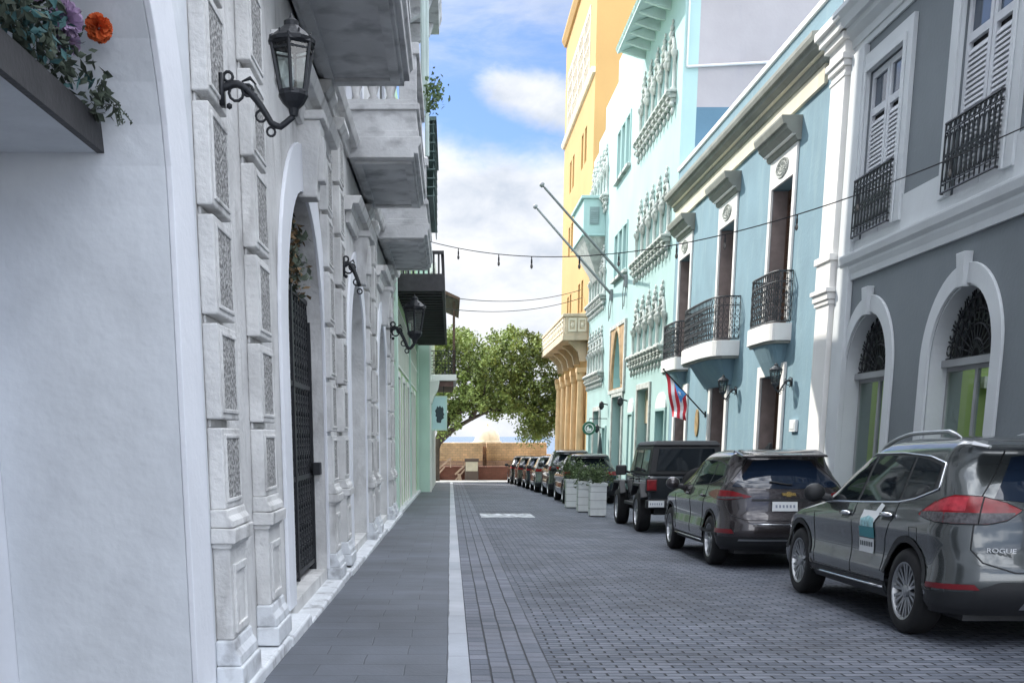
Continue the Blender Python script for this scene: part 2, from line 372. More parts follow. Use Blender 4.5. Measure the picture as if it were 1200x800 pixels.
struct(sheet('promenade', -14, 14, 70, 80, .02, M('sunlit_paving', (.62, .60, .57), .85, .08, .6, .3, 10), th=.3), 'pale paving where the street meets the sea wall', 'paving')  # sunlight at the street's end is put into this pale colour
struct(sheet('road_marking', .8, 2.2, 29.0, 31.0, .004, M('worn_paint', (.62, .64, .66), .8, .12, 3, dirt=.9, dcol=(.15, .16, .18), dscale=(3, 2, 4), dthr=.40)), 'worn white painted bar on the cobbles', 'road marking')
SEA = M('sea_water', (.03, .10, .20), .22, .25, .004, .6, .25)
g = MB(); g.grid([[(-30000, 92, -12), (30000, 92, -12)], [(-30000, 40000, -12), (30000, 40000, -12)]]); struct(g.build('sea', SEA), 'blue sea beyond the fortress wall', 'sea')

# ------------------------------------------------------------------ white building on the left
wb = thing('white_building', 'white neoclassical building with rusticated pilasters, arches and balconies along the pavement', 'building', (XL, 5, 0))
mb = MB(LF)
a0 = arch(3.2, 6.08, -.4, 2.68, 24)
mb.plate([rect(-9, 6.75, -.6, 21), a0], -.97, 0); mb.build('wall', JAMB, wb)
ARS = [10.15 + 6.3 * k for k in range(3)]
holes = [arch(u, u + 2.85, gz(u) + .2, 2.4, 22) for u in ARS]
mb = MB(LF); mb.plate([rect(6.75, 29.5, -.9, 21)] + holes, -.55, 0); mb.build('wall', STONE, wb)
MB(LF).box(-9, 29.5, 20.7, 21, -9, 0).build('roof', STONE, wb)
MB(LF).box(29.2, 29.5, -.9, 20.7, -9, -.55).build('side_wall', STONE, wb)
MB(LF).box(-9, -8.7, -.9, 20.7, -9, -1.2).build('side_wall', STONE, wb)
MB(LF).box(-8.7, 29.2, -.9, 20.7, -9, -8.7).build('back_wall', STONE, wb)
for k, u in enumerate([3.2] + ARS):
    d = 2.88 if k == 0 else 2.85
    bw = .46 if k == 0 else .42
    MB(LF).plate(archband(u, u + d, -.5 if k == 0 else gz(u) + .2, 2.68 if k == 0 else 2.4, bw, 24), .001, .035).build('arch_frame', WHITE, wb, bevel=.006)
    c, top = u + d / 2, (2.68 + 1.44 if k == 0 else 2.4 + 1.425)
    if k:
        kb = MB(LF); kb.hexa([(c - .13, top - .05, -.02), (c + .13, top - .05, -.02), (c + .13, top - .05, .16), (c - .13, top - .05, .16), (c - .2, top + .62, -.02), (c + .2, top + .62, -.02), (c + .2, top + .62, .22), (c - .2, top + .62, .22)])
        kb.box(c - .24, c + .24, top + .62, top + .70, -.02, .26); kb.box(c - .1, c + .1, top + .1, top + .5, .1, .24)
        kb.build('keystone', STONE, wb, bevel=.015)
        hb = MB(LF)
        hb.prof(u - .3, u + d + .3, [(top + .72, .0), (top + .72, .10), (top + .80, .12), (top + .80, .20), (top + .90, .24), (top + .90, .0)])
        hb.prof(u - .15, u + d + .15, [(top + .58, .001), (top + .58, .06), (top + .72, .09), (top + .72, .001)])
        hb.build('hood_moulding', STONE, wb, bevel=.008)
# pilasters in pairs
def pier(u0, u1, base):
    w = .095
    p = MB(LF)
    p.box(u0 + .01, u1 - .01, base + .3, base + .90, .001, w + .012)       # pedestal
    p.prof(u0 - .012, u1 + .012, [(base + .865, 0), (base + .865, w + .025), (base + .895, w + .032), (base + .895, 0)]); p.prof(u0 - .035, u1 + .035, [(base + .896, 0), (base + .896, w + .055), (base + .985, w + .06), (base + .99, 0)]); p.prof(u0 - .02, u1 + .02, [(base + .991, 0), (base + .991, w + .045), (base + 1.03, w + .04), (base + 1.06, w + .015), (base + 1.1, w + .008), (base + 1.1, 0)])
    v = base + 1.1; nb = 0
    edges = [1.58 + (base - .0) * .4]
    while edges[-1] < 4.6: edges.append(edges[-1] + .595)
    lo = v
    blocks = []
    for e in edges:
        blocks.append((lo, e)); lo = e + .05
    for a, b in blocks:
        p.box(u0, u1, a, b, .001, w)
    for a, b in zip(blocks, blocks[1:]): p.box(u0 + .03, u1 - .03, a[1], b[0], .001, w - .075)
    top = blocks[-1][1]
    p.prof(u0 - .05, u1 + .05, [(top + .02, 0), (top + .02, w + .02), (top + .1, w + .08), (top + .16, w + .08), (top + .16, 0)])
    o = p.build('pilaster', STONE, wb, bevel=.014)
    for a, b in blocks:
        m = .062
        MB(LF).box(u0 + .075, u1 - .075, a + m, b - m, w - .03, w + .002).build('rough_panel', ROUGH, o)
        MB(LF).plate([rect(u0 + .05, u1 - .05, a + m - .025, b - m + .025), rect(u0 + .075, u1 - .075, a + m, b - m)], w - .01, w + .010).build('panel_frame', STONE, o, bevel=.006)
    MB(LF).plate([rect(u0 + .08, u1 - .08, base + .33, base + .76), rect(u0 + .13, u1 - .13, base + .38, base + .71)], w - .01, w + .028).build('pedestal_panel', STONE, o, bevel=.006)
    b = MB(LF); b.box(u0 - .05, u1 + .05, base, base + .14, .001, w + .075)
    b.prof(u0 - .03, u1 + .03, [(base + .14, 0), (base + .14, w + .06), (base + .2, w + .055), (base + .24, w + .03), (base + .3, w + .02), (base + .3, 0)])
    b.build('plinth', PLINTH, o, bevel=.012)
PB = [6.76, 13.05, 19.35, 25.65]
for i, u in enumerate(PB):
    pier(u, u + .56, gz(u) + .12); pier(u + 1.46, u + 2.04, gz(u) + .12)
mb = MB(LF)
segs = [(-9, 3.2)] + [(6.1, 10.0)] + [(13.1, 16.35), (19.4, 22.6), (25.7, 29.5)]
for a, b in segs:
    if a == 6.1: mb.build('step', PLINTH, wb, bevel=.02); mb = MB(LF)
    n = max(1, round((b - a) / 1.3))
    for i in range(n):
        s, e = a + (b - a) * i / n, a + (b - a) * (i + 1) / n
        mb.box(s, e - .004, gz(s) - .2, gz((s + e) / 2) + .125 + rng.uniform(-.008, .008), -.3, .195 + rng.uniform(-.012, .012))
for u in ARS:
    mb.box(u - .15, u + 3.0, gz(u) - .25, gz(u + 1.4) + .10, -.9, .195)
mb.build('step', PLINTH, wb, bevel=.02)
# deep entrance of the first arch: inner post, door and ceiling
mb = MB(LF); mb.box(5.72, 6.3, -.5, 2.7, -1.6, -.972); mb.box(3.0, 6.06, 3.35, 3.6, -1.6, -.98); mb.build('inner_door_frame', WHITE, wb, bevel=.01)
MB(LF).box(3.0, 5.72, -.3, 3.35, -1.55, -1.45).build('door', WOODD, wb)
MB(LF).box(2.8, 6.4, -.4, 4.6, -1.9, -1.62).build('inner_wall', JAMB, wb)
cp = MB(LF); cp.box(3.21, 6.076, 2.93, 2.98, -1.4, -.34); cp.build('canopy', JAMB, wb)
MB(LF).box(3.205, 6.07, 2.925, 3.08, -.337, -.30).build('canopy_fascia', WOODD, wb)
# dark rear of arches 2 and 3 and the iron gate of the second arch
for k, u in enumerate(ARS):
    o = MB(LF); o.plate([arch(u - .1, u + 2.95, gz(u) - .1, 2.4, 20)], -.62, -.552) ; o.build('door', WOODD if k == 0 else JAMB, wb)
gt = None
u = ARS[0]
mb = MB(LF)
for i in range(15):
    x = u + .06 + i * (2.73 / 14); mb.box(x - .012, x + .012, .1, 2.98, -.17, -.145)
for z in (.12, 1.1, 2.05, 2.96): mb.box(u + .02, u + 2.83, z - .025, z + .025, -.18, -.135)
mb.box(u + .0, u + .05, .0, 3.02, -.2, -.12); mb.box(u + 2.8, u + 2.85, .0, 3.02, -.2, -.12); mb.box(u + 1.39, u + 1.46, .05, 3.0, -.19, -.125)
for i in range(14):
    x = u + .155 + i * (2.73 / 14)
    for z0, z1 in ((.15, 1.08), (1.13, 2.03), (2.08, 2.94)):
        for j in range(4):
            zc = z0 + (z1 - z0) * (j + .5) / 4
            mb.ring((x, zc, -.155), (1, 0, 0), (0, 1, 0), .085, .010, 10, 4, ry=.11); mb.ring((x, zc, -.155), (1, 0, 0), (0, 1, 0), .04, .009, 8, 4)
gt = mb.build('iron_gate', IRON, wb)
MB(LF).box(u + 2.68, u + 2.83, 1.1, 1.24, -.12, -.03).build('lock_box', IRON, gt, bevel=.01)
MB(LF).box(u + .05, u + 2.8, .08, 2.9, -.21, -.195).build('backing_sheet', M('gate_sheet', (.03, .031, .034), .6, .2), gt)
# balconies
def balcony(u0, u1, mould=True):
    z = 5.3; w = 1.04
    sb = MB(LF)
    sb.prof(u0, u1, [(z, .0), (z, w - .10), (z + .05, w - .10), (z + .05, w - .04), (z + .13, w - .04), (z + .17, w), (z + .27, w), (z + .27, .0)])
    o = sb.build('balcony', BALC, wb, bevel=.01)
    s = MB(LF)
    for a, b in ((.12, .40), (.60, .88)): s.plate([rect(u0 + .25, u1 - .25, a, b), rect(u0 + .33, u1 - .33, a + .05, b - .05)], 0, .03)
    sf = MB(lambda p, q, r: (XL + q, p, z - r)); sf.plate([rect(u0 + .2, u1 - .2, .1, .9), rect(u0 + .3, u1 - .3, .2, .8)], .001, .035); sf.build('soffit_panel', BALC, o)
    s.bm.free()
    b = MB(LF)
    for v0, v1, e in ((.27, .36, -.03), (.36, .62, -.06), (.62, .70, -.02), (.70, .76, -.05)):
        b.box(u0 - e, u1 + e, z + v0, z + v1, .02, w + e)
    for (c, d) in ((u0 + .06, w - .10),):
        pass
    b.box(u0 + .07, u0 + .3, z + .76, z + 1.32, w - .3, w - .06); b.box(u1 - .3, u1 - .07, z + .76, z + 1.32, w - .3, w - .06)
    b.box(u0 + .03, u1 - .03, z + 1.32, z + 1.46, w - .32, w - .02)
    b.box(u0 + .03, u0 + .32, z + 1.32, z + 1.46, .0, w - .33); b.box(u1 - .32, u1 - .03, z + 1.32, z + 1.46, .0, w - .33)
    b.build('parapet', BALC, o, bevel=.01)
    bl = MB(LF); pf = [(.05, .76), (.075, .79), (.045, .83), (.085, .95), (.09, 1.02), (.05, 1.14), (.04, 1.20), (.07, 1.25), (.07, 1.32)]
    def bal(u, w_): bl.lathe([(r, 0 + h) for r, h in pf], (0, 0, 0), 8) if False else bl_add(bl, u, w_, z, pf)
    n = int((u1 - u0 - .6) / .24)
    for i in range(n): bal(u0 + .42 + i * (u1 - u0 - .84) / max(1, n - 1), w - .17)
    for e in (u0 + .17, u1 - .17):
        for i in range(3): bal(e, .14 + i * .24)
    bl.build('balusters', STONE, o, smooth=True)
def bl_add(bl, u, w_, z, pf):
    k = 8
    rings = []
    for r, h in pf: rings.append([bl.v(u + r * math.cos(6.2832 * i / k), z + h, w_ + r * math.sin(6.2832 * i / k)) for i in range(k)])
    for A, B in zip(rings, rings[1:]):
        for i in range(k): bl.face([A[i], A[(i + 1) % k], B[(i + 1) % k], B[i]])
balcony(9.6, 13.4); balcony(16.6, 20.1); balcony(23.0, 27.3)
balcony(3.0, 7.2) if False else None
# entablature, cornice and second floor details
mb = MB(LF); mb.prof(6.5, 29.45, [(5.3, .001), (5.3, .05), (5.42, .08), (5.42, .16), (5.52, .20), (5.52, .001)]); mb.build('string_course', STONE, wb, bevel=.01)
mb = MB(LF); mb.prof(-9, 29.6, [(10.7, .001), (10.7, .12), (10.85, .3), (11.0, .34), (11.0, 1.18), (11.15, 1.18), (11.3, 1.24), (11.42, 1.24), (11.42, .001)]); mb.build('cornice', BALC, wb, bevel=.015)
for i in range(14):
    c = 28.9 - i * 1.6; mb = MB(LF)
    mb.prof(c - .12, c + .12, [(10.0, .001), (10.0, .10), (10.25, .2), (10.5, .5), (10.75, .95), (10.99, 1.05), (10.99, .35), (10.84, .31), (10.69, .13), (10.69, .001)])
    mb.build('cornice_bracket', BALC, wb, bevel=.02)
for u in ARS:
    wn = MB(LF); wn.box(u + .5, u + 2.3, 5.6, 8.8, .001, .03); wn = wn.build('balcony_door', WOODD, wb)
    MB(LF).plate(uframe(u + .5, u + 2.3, 5.6, 8.8, .22), .001, .09).build('door_frame', WHITE, wn, bevel=.01)
# greenish corner pipe and light posts on the second balcony
for y in (20.02, 23.1): MB().tube([(XL + 1.0, y, 6.8), (XL + 1.0, y, 10.9)], .045, 8).build('awning_post', M('pale_green_post', (.5, .6, .56), .6), wb)
# lattice screen on the corner of the third balcony
mb = MB()
for i in range(9):
    z = 6.1 + i * .16; mb.box(-.46, -.30, 23.2, 27.2, z, z + .02)
for i in range(20): y = 23.2 + i * .21; mb.tube([(-.33, y, 6.0), (-.33, y + .3, 7.45)], .013, 4); mb.tube([(-.33, y + .3, 6.0), (-.33, y, 7.45)], .013, 4)
mb.box(-.47, -.27, 23.15, 27.3, 7.45, 7.52); mb.build('lattice_screen', M('green_lattice', (.09, .14, .13), .6, .2), wb)

# ------------------------------------------------------------------ lanterns
def lantern(mb_, gl, c, h, r):
    x, y, z = c
    k = 6
    def ringp(rad, zz): return [(x + rad * math.cos(6.2832 * (i + .5) / k), y + rad * math.sin(6.2832 * (i + .5) / k), zz) for i in range(k)]
    lo, hi = ringp(r * .62, z - h * .34), ringp(r, z + h * .20)
    for i in range(k):
        mb_.tube([lo[i], hi[i]], r * .085, 5); mb_.tube([lo[i], lo[(i + 1) % k]], r * .09, 5); mb_.tube([hi[i], hi[(i + 1) % k]], r * .11, 5)
        mb_.ball((hi[i][0], hi[i][1], hi[i][2] + h * .05), r * .09)
        mb_.tube([hi[i], (x, y, z + h * .42)], r * .06, 4)
        m0 = tuple((p + q) / 2 for p, q in zip(hi[i], hi[(i + 1) % k])); mb_.tube([m0, (m0[0], m0[1], m0[2] + h * .10)], r * .05, 4); mb_.ball((m0[0], m0[1], m0[2] + h * .11), r * .06)
        m1 = tuple((p + q) / 2 for p, q in zip(lo[i], lo[(i + 1) % k])); mb_.ball(m1, r * .10)
        mb_.tube([tuple(p * .86 + q * .14 for p, q in zip(hi[i], lo[i])), tuple(p * .86 + q * .14 for p, q in zip(hi[(i + 1) % k], lo[(i + 1) % k]))], r * .05, 4)
    mb_.lathe([(r * 1.05, z + h * .20), (r * 1.08, z + h * .24), (r * .62, z + h * .34), (r * .34, z + h * .40), (r * .34, z + h * .45), (r * .1, z + h * .49), (.002, z + h * .55)], (x, y, 0), 12)
    mb_.lathe([(r * .66, z - h * .33), (r * .68, z - h * .38), (r * .5, z - h * .46), (r * .25, z - h * .52), (r * .18, z - h * .60), (.001, z - h * .61)], (x, y, 0), 12)
    for i in range(k):
        a, b, c2, d = [Vector(q) for q in (lo[i], lo[(i + 1) % k], hi[(i + 1) % k], hi[i])]
        cc = Vector((x, y, 0)); q = []
        for p in (a, b, c2, d):
            t = p.copy(); t.x = x + (p.x - x) * .96; t.y = y + (p.y - y) * .96; q.append(gl.bm.verts.new(t))
        gl.face(q)
    gl.lathe([(.001, z - h * .28), (r * .12, z - h * .26), (r * .13, z - h * .05), (r * .05, z + h * .04), (.001, z + h * .05)], (x, y, 0), 8)
LGL = thinglass('lantern_glass')
def wall_lantern(label, x0, y, z, dx, size, full=True, group=None, mat=IRON, dz=-.12):
    s = size / .62
    t = thing('wall_lantern' if full else 'lantern_bracket', label, 'lantern' if full else 'bracket', (x0, y, z), group)
    b = MB(); sg = 1 if dx > 0 else -1
    b.hexa([(x0, y - .05 * s, z - .12 * s), (x0 + sg * .025, y - .05 * s, z - .12 * s), (x0 + sg * .025, y + .05 * s, z - .12 * s), (x0, y + .05 * s, z - .12 * s), (x0, y - .05 * s, z + .1 * s), (x0 + sg * .025, y - .05 * s, z + .1 * s), (x0 + sg * .025, y + .05 * s, z + .1 * s), (x0, y + .05 * s, z + .1 * s)])
    pts = []
    for i in range(17):
        q = i / 16; pts.append((x0 + dx * (q if q < .75 else .75 + (q - .75) * 1.0), y, z + s * (.03 * math.sin(q * 3.1) * 2 - .30 * max(0, min(1, (q - .2) / .5)) ** 1.5 * (1 if q < .82 else 1 - (q - .82) * 2.0))))
    if not full: pts = pts[:12]
    b.tube(pts, [.030 * s * (1 - .25 * i / 16) for i in range(len(pts))], 7)
    e = (sg, 0, 0)
    b.ring((x0 + dx * .22, y, z - .03 * s), e, (0, 0, 1), .055 * s, .012 * s, 10, 5); b.ring((x0 + dx * .38, y, z - .01 * s), e, (0, 0, 1), .04 * s, .012 * s, 10, 5); b.ring((x0 + dx * .55, y, z - .19 * s), e, (0, 0, 1), .04 * s, .010 * s, 10, 5)
    b.ring((x0 + dx * .68, y, z - .30 * s), e, (0, 0, 1), .032 * s, .010 * s, 10, 5); b.ring((x0 + dx * .12, y, z + .085 * s), e, (0, 0, 1), .035 * s, .012 * s, 10, 5); b.tube([(x0 + dx * .3, y, z + .05 * s), (x0 + dx * .42, y, z + .075 * s), (x0 + dx * .5, y, z + .03 * s)], [.006 * s, .016 * s, .004 * s], 5); b.ball((x0 + dx * .47, y, z - .05 * s), .028 * s); b.ball((x0 + dx * .12, y, z - .12 * s), .025 * s)
    b.build('bracket', mat, t, smooth=True)
    if full:
        l = MB(); g_ = MB(); ex, ey, ez = pts[-1]
        lantern(l, g_, (ex, y, ez + size * .60), size, size * .27)
        l.build('lantern_cage', mat, t); g_.build('lantern_panes', LGL, t)
    return t
wall_lantern('large black six sided lantern on a scrolled bracket beside the first white arch', -1.355, 7.12, 3.52, .43, .48)
wall_lantern('black scrolled bracket without lantern, on the far pilaster of the gated arch', -1.355, 14.8, 3.62, .30, .62, full=False)
wall_lantern('dark hanging lantern seen against the slatted wooden balcony', -1.355, 26.0, 3.85, .55, .92)

# ------------------------------------------------------------------ green and mint buildings further down on the left
gb = thing('green_building', 'lime green building with white trellis trim under a dark slatted wooden balcony', 'building', (XL, 36, -.6))
DU = [30.6, 34.0, 37.4, 40.8, 44.2]
mb = MB(LF); mb.plate([rect(29.55, 48.9, -1.6, 10.6)] + [rect(u, u + 1.6, gz(u) + .1, 3.1) for u in DU], -.45, 0); mb.build('wall', GREEN, gb)
shell(LF, 29.55, 48.9, -1.6, 10.6, 9, .3, GREEN, gb)
for u in DU:
    MB(LF).plate(uframe(u, u + 1.6, gz(u) + .05, 3.1, .16), .001, .05).build('door_frame', TRIMW, gb, bevel=.008)
    d = MB(LF); d.box(u, u + 1.6, gz(u) - .1, 3.1, -.3, -.26); d.box(u + .1, u + .72, gz(u) + .3, 2.9, -.265, -.235); d.box(u + .88, u + 1.5, gz(u) + .3, 2.9, -.265, -.235); d.build('door', M('dark_green_door', (.06, .09, .07), .6), gb)
t = MB(LF)
for i in range(26):
    u = 29.8 + i * .72
    t.prof(u, u + .05, [(3.4, .004), (3.4, .03), (4.9, .03), (4.9, .004)])
    t.hexa([(u, 3.4, .005), (u + .06, 3.4, .005), (u + .06, 3.4, .028), (u, 3.4, .028), (u + .72, 4.9, .005), (u + .78, 4.9, .005), (u + .78, 4.9, .028), (u + .72, 4.9, .028)])
for v in (3.38, 4.15, 4.9): t.box(29.6, 48.85, v, v + .06, .003, .034)
t.build('trellis_trim', TRIMW, gb)
for u0 in (29.6, 39.2, 48.4): MB(LF).box(u0, u0 + .45, -1.2, 10.4, .002, .09).build('pilaster', MINT, gb, bevel=.01)
st = MB(LF)
for i in range(16): st.box(29.6 + i * 1.2, 30.79 + i * 1.2, gz(30.8 + i * 1.2) - .3, gz(30 + i * 1.2) + .13, -.2, .16)
st.build('step', PLINTH, gb, bevel=.015)
wbx = MB(LF); wbx.box(30.3, 48.7, 5.42, 5.54, .002, 1.22); wbx.box(30.25, 48.75, 5.28, 5.62, 1.22, 1.30); wbx.box(30.22, 30.32, 5.20, 5.62, .01, 1.29); o = wbx.build('balcony', WOODD, gb)
for i in range(30): u = 30.5 + i * .62; MB(LF).box(u, u + .14, 5.26, 5.415, .01, 1.21).build('joist', WOODD, o)
r = MB(LF); r.box(30.3, 48.7, 6.1, 6.18, 1.2, 1.28); r.box(30.22, 30.30, 6.1, 6.18, .05, 1.28)
for i in range(90): u = 30.35 + i * .205; r.box(u, u + .05, 5.62, 6.1, 1.22, 1.26)
for i in range(9): r.box(30.24, 30.28, 5.62, 6.1, .08 + i * .13, .13 + i * .13)
r.build('balcony_railing', WOODD, o)
for u in DU: 
    MB(LF).box(u, u + 1.5, 5.6, 7.9, .001, .03).build('balcony_door', M('dark_green_door', (.06, .09, .07)), gb)

LM = lambda u, v, w: (-.90 + w, u, v)
mbd = thing('mint_building', 'pale mint building with a small white railed balcony at the street end', 'building', (-.9, 56, -1))
DM = [51.5, 55.2, 58.9, 62.6]
mb = MB(LM); mb.plate([rect(49.0, 66, -2, 8.6)] + [rect(u, u + 1.4, gz(u) + .1, 2.3) for u in DM], -.4, 0); mb.build('wall', MINT, mbd)
shell(LM, 49.0, 66, -2, 8.6, 9, .3, MINT, mbd, w1=-.4)
for u in DM:
    MB(LM).plate(uframe(u, u + 1.4, gz(u), 2.3, .15), .001, .05).build('door_frame', TRIMW, mbd); MB(LM).box(u, u + 1.4, gz(u) - .1, 2.3, -.3, -.25).build('door', WOODB, mbd)
mb = MB(LM); mb.box(49.02, 49.5, -1.6, 8.4, .001, .07); mb.build('pilaster', TRIMW, mbd, bevel=.01)
mb = MB(LM); mb.prof(49.0, 49.9, [(2.9, .001), (2.9, .1), (3.2, .2), (3.5, .36), (3.85, .42), (3.85, .001)]); mb.build('corbel', TRIMW, mbd, bevel=.02)
mb = MB(LM); mb.box(50.2, 57, 3.9, 4.16, .001, 1.16); o = mb.build('balcony', TRIMW, mbd, bevel=.02)
MB(LM).box(50.3, 56.9, 3.66, 3.897, .002, 1.02).build('balcony_soffit', WOODR, o)
mb = MB(); railing(mb, [(-.88, 50.25, 4.16), (.22, 50.25, 4.16), (.22, 56.95, 4.16), (-.88, 56.95, 4.16)], 1.0, .16, .012); mb.build('balcony_railing', IRON, o)
for u in (50.35, 53.6, 56.85): MB(LM).box(u, u + .1, 4.16, 7.2, 1.0, 1.1).build('balcony_post', WOODB, o)
rf = MB(LM); rf.prof(49.9, 57.3, [(7.2, 1.3), (7.32, 1.3), (7.9, .0), (7.75, .0)]); rf.build('balcony_roof', WOODB, o)
mb = MB(LM); mb.prof(49, 66, [(8.2, .001), (8.2, .1), (8.4, .25), (8.6, .28), (8.6, .001)]); mb.build('cornice', TRIMW, mbd)

# hanging sign with a head in silhouette
hs = thing('hanging_sign', 'pale teal hanging sign with a dark bust silhouette beneath the white balcony', 'sign', (-.5, 49.9, 1.8))
mb = MB(lambda u, v, w: (u, 49.9 - w, v)); mb.box(-.84, -.17, 1.80, 3.22, 0, .06); mb.build('sign_board', M('teal_board', (.48, .68, .68), .6, .05), hs, bevel=.01)
mb = MB(lambda u, v, w: (u, 49.9 - w, v)); mb.plate([rect(-.86, -.15, 1.78, 3.24), rect(-.80, -.21, 1.84, 3.18)], -.01, .075); mb.build('sign_frame', MINT, hs)
prf = [(-.60, 2.12), (-.42, 2.10), (-.40, 2.22), (-.36, 2.26), (-.29, 2.30), (-.31, 2.40), (-.27, 2.46), (-.32, 2.56), (-.30, 2.68), (-.36, 2.80), (-.40, 2.74), (-.46, 2.84), (-.52, 2.76), (-.58, 2.82), (-.62, 2.70), (-.68, 2.62), (-.64, 2.50), (-.66, 2.40), (-.60, 2.34), (-.62, 2.22)]
MB(lambda u, v, w: (u, 49.9 - w, v)).plate([prf], .061, .068).build('silhouette', M('sign_ink', (.03, .05, .06), .6, 0), hs)
mb = MB(); mb.tube([(-.70, 49.87, 3.24), (-.70, 49.87, 3.66)], .015); mb.tube([(-.30, 49.87, 3.24), (-.30, 49.87, 3.66)], .015); mb.build('sign_hanger', IRON, hs)

# ------------------------------------------------------------------ slate grey building, right
gy = thing('grey_building', 'slate grey two storey building with pale arches, louvred doors and iron balconets', 'building', (XR, 14, -.2))
GA = [19.42 - 3.56 * i for i in range(5)]
AH = .98
mb = MB(RF)
hol = [arch(c - AH, c + AH, gz(c) - .1, 2.57, 24) for c in GA] + [rect(c - .78, c + .78, 4.80, 7.42) for c in GA]
mb.plate([rect(2, 21.0, -.9, 9.9)] + hol, -.5, 0); mb.build('wall', GREYW, gy)
shell(RF, 2, 21.0, -.9, 9.9, 9, .3, GREYW, gy, w1=-7)
for u in (2, 20.7): MB(RF).box(u, u + .3, -.9, 9.9, -7, -.501).build('side_wall', GREYW, gy)
MB(RF).box(2.3, 20.7, 9.65, 9.9, -.72, -.501).build('roof', GREYW, gy)      # roof left open behind: made-up patio lets skylight into the rooms
MB(RF).box(2.3, 20.7, -.9, -.05, -8.7, -.501).build('floor', M('tile_floor', (.3, .28, .25), .5), gy)
MB(RF).box(2.3, 20.7, 4.3, 4.5, -.66, -.501).build('ceiling', M('white_ceiling', (.75, .75, .73), .8), gy)  # narrow strip only, cut back for the same skylight
LIME = M('lime_room_paint', (.34, .43, .15), .8, .05)
for c in GA:
    MB(RF).plate(archband(c - AH, c + AH, gz(c) - .2, 2.57, .27, 28), .001, .045).build('arch_frame', TRIM, gy, bevel=.008)
    k = MB(RF); k.hexa([(c - .09, 3.50, .0), (c + .09, 3.50, .0), (c + .09, 3.50, .10), (c - .09, 3.50, .10), (c - .13, 3.95, .0), (c + .13, 3.95, .0), (c + .13, 3.95, .13), (c - .13, 3.95, .13)]); k.build('keystone', TRIM, gy, bevel=.01)
    rv = [p for p in arch(c - AH + .002, c + AH - .002, gz(c) - .1, 2.569, 24)]; ri = [p for p in arch(c - AH + .03, c + AH - .03, gz(c) - .1, 2.57, 24)]
    # pale painted reveal
    mb = MB(RF); A = [rv[1]] + rv[2:] + [rv[0]]
    B = [ri[1]] + ri[2:] + [ri[0]]
    for w0, w1 in ((-.31, -.001),):
        for i in range(len(A) - 1):
            q = [A[i], A[i + 1], B[i + 1], B[i]]
            mb.hexa([(q[0][0], q[0][1], w0), (q[1][0], q[1][1], w0), (q[2][0], q[2][1], w0), (q[3][0], q[3][1], w0), (q[0][0], q[0][1], w1), (q[1][0], q[1][1], w1), (q[2][0], q[2][1], w1), (q[3][0], q[3][1], w1)])
    mb.build('arch_reveal', TRIM, gy)
    # fanlight grille, transom, glass doors
    f = MB(RF); ctr = (c, 2.62, -.22)
    for rr in (.22, .42, .62, .80): f.tube([(c + rr * math.cos(math.pi * i / 16), 2.62 + rr * math.sin(math.pi * i / 16), -.22) for i in range(17)], .014, 5)
    for i in range(13):
        t_ = math.pi * i / 12; f.tube([(c + .1 * math.cos(t_), 2.62 + .1 * math.sin(t_), -.22), (c + .95 * math.cos(t_), 2.62 + .95 * math.sin(t_), -.22)], .012, 4)
    for i in range(12):
        t_ = math.pi * (i + .5) / 12
        for rr, q in ((.88, .07), (.71, .075), (.52, .055)): f.ring((c + rr * math.cos(t_), 2.62 + rr * math.sin(t_), -.22), (1, 0, 0), (0, 1, 0), q, .010, 8, 4)
    wn = f.build('fanlight_grille', IRON, gy)
    MB(RF).box(c - AH, c + AH, 2.50, 2.60, -.32, -.16).build('transom', M('grey_wood', (.30, .31, .32), .6), gy)
    d = MB(RF); d.plate([rect(c - AH, c + AH, gz(c) - .1, 2.5), rect(c - AH + .07, c - .04, .2, 2.44), rect(c + .04, c + AH - .07, .2, 2.44)], -.30, -.25); dr = d.build('shop_door', M('grey_wood', (.30, .31, .32)), gy)
    MB(RF).box(c - AH + .07, c + AH - .07, .2, 2.44, -.28, -.275).build('pane', thinglass('clear_pane'), dr)
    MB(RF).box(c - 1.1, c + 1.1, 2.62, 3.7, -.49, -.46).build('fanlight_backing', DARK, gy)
    # upper french door with louvres
    w0, w1, v0, v1 = c - .78, c + .78, 4.80, 7.42
    fr = MB(RF); fr.plate(uframe(w0, w1, v0, v1, .30), .002, .07); fr.plate(uframe(w0 + .0, w1 - .0, v0, v1, .10), .071, .10); fr = fr.build('window_frame', TRIM, gy, bevel=.01)
    for s0, s1 in ((w0 + .02, c - .015), (c + .015, w1 - .02)):
        s = MB(RF); s.plate([rect(s0, s1, v0 + .02, v1 - .02), rect(s0 + .09, s1 - .09, v0 + .12, 6.72), rect(s0 + .09, s1 - .09, 6.83, v1 - .12)], -.08, -.02)
        louvre(s, s0 + .09, s1 - .09, v0 + .12, 6.72, -.025, .068, .04); s = s.build('louvred_shutter', LOUV, fr)
        MB(RF).box(s0 + .08, s1 - .08, 6.82, v1 - .11, -.06, -.055).build('pane', PANE, s)
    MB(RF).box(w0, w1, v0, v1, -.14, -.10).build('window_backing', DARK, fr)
    b = MB(); P = [(XR - .02, w0 - .02, 4.84), (XR - .14, w0 - .02, 4.84), (XR - .14, w1 + .02, 4.84), (XR - .02, w1 + .02, 4.84)]
    y0, y1 = w0 - .02, w1 + .02
    for z, rr in ((4.84, .016), (4.95, .010), (5.62, .010), (5.74, .02)): b.tube([(p[0], p[1], z) for p in P], rr, 5)
    n = 11
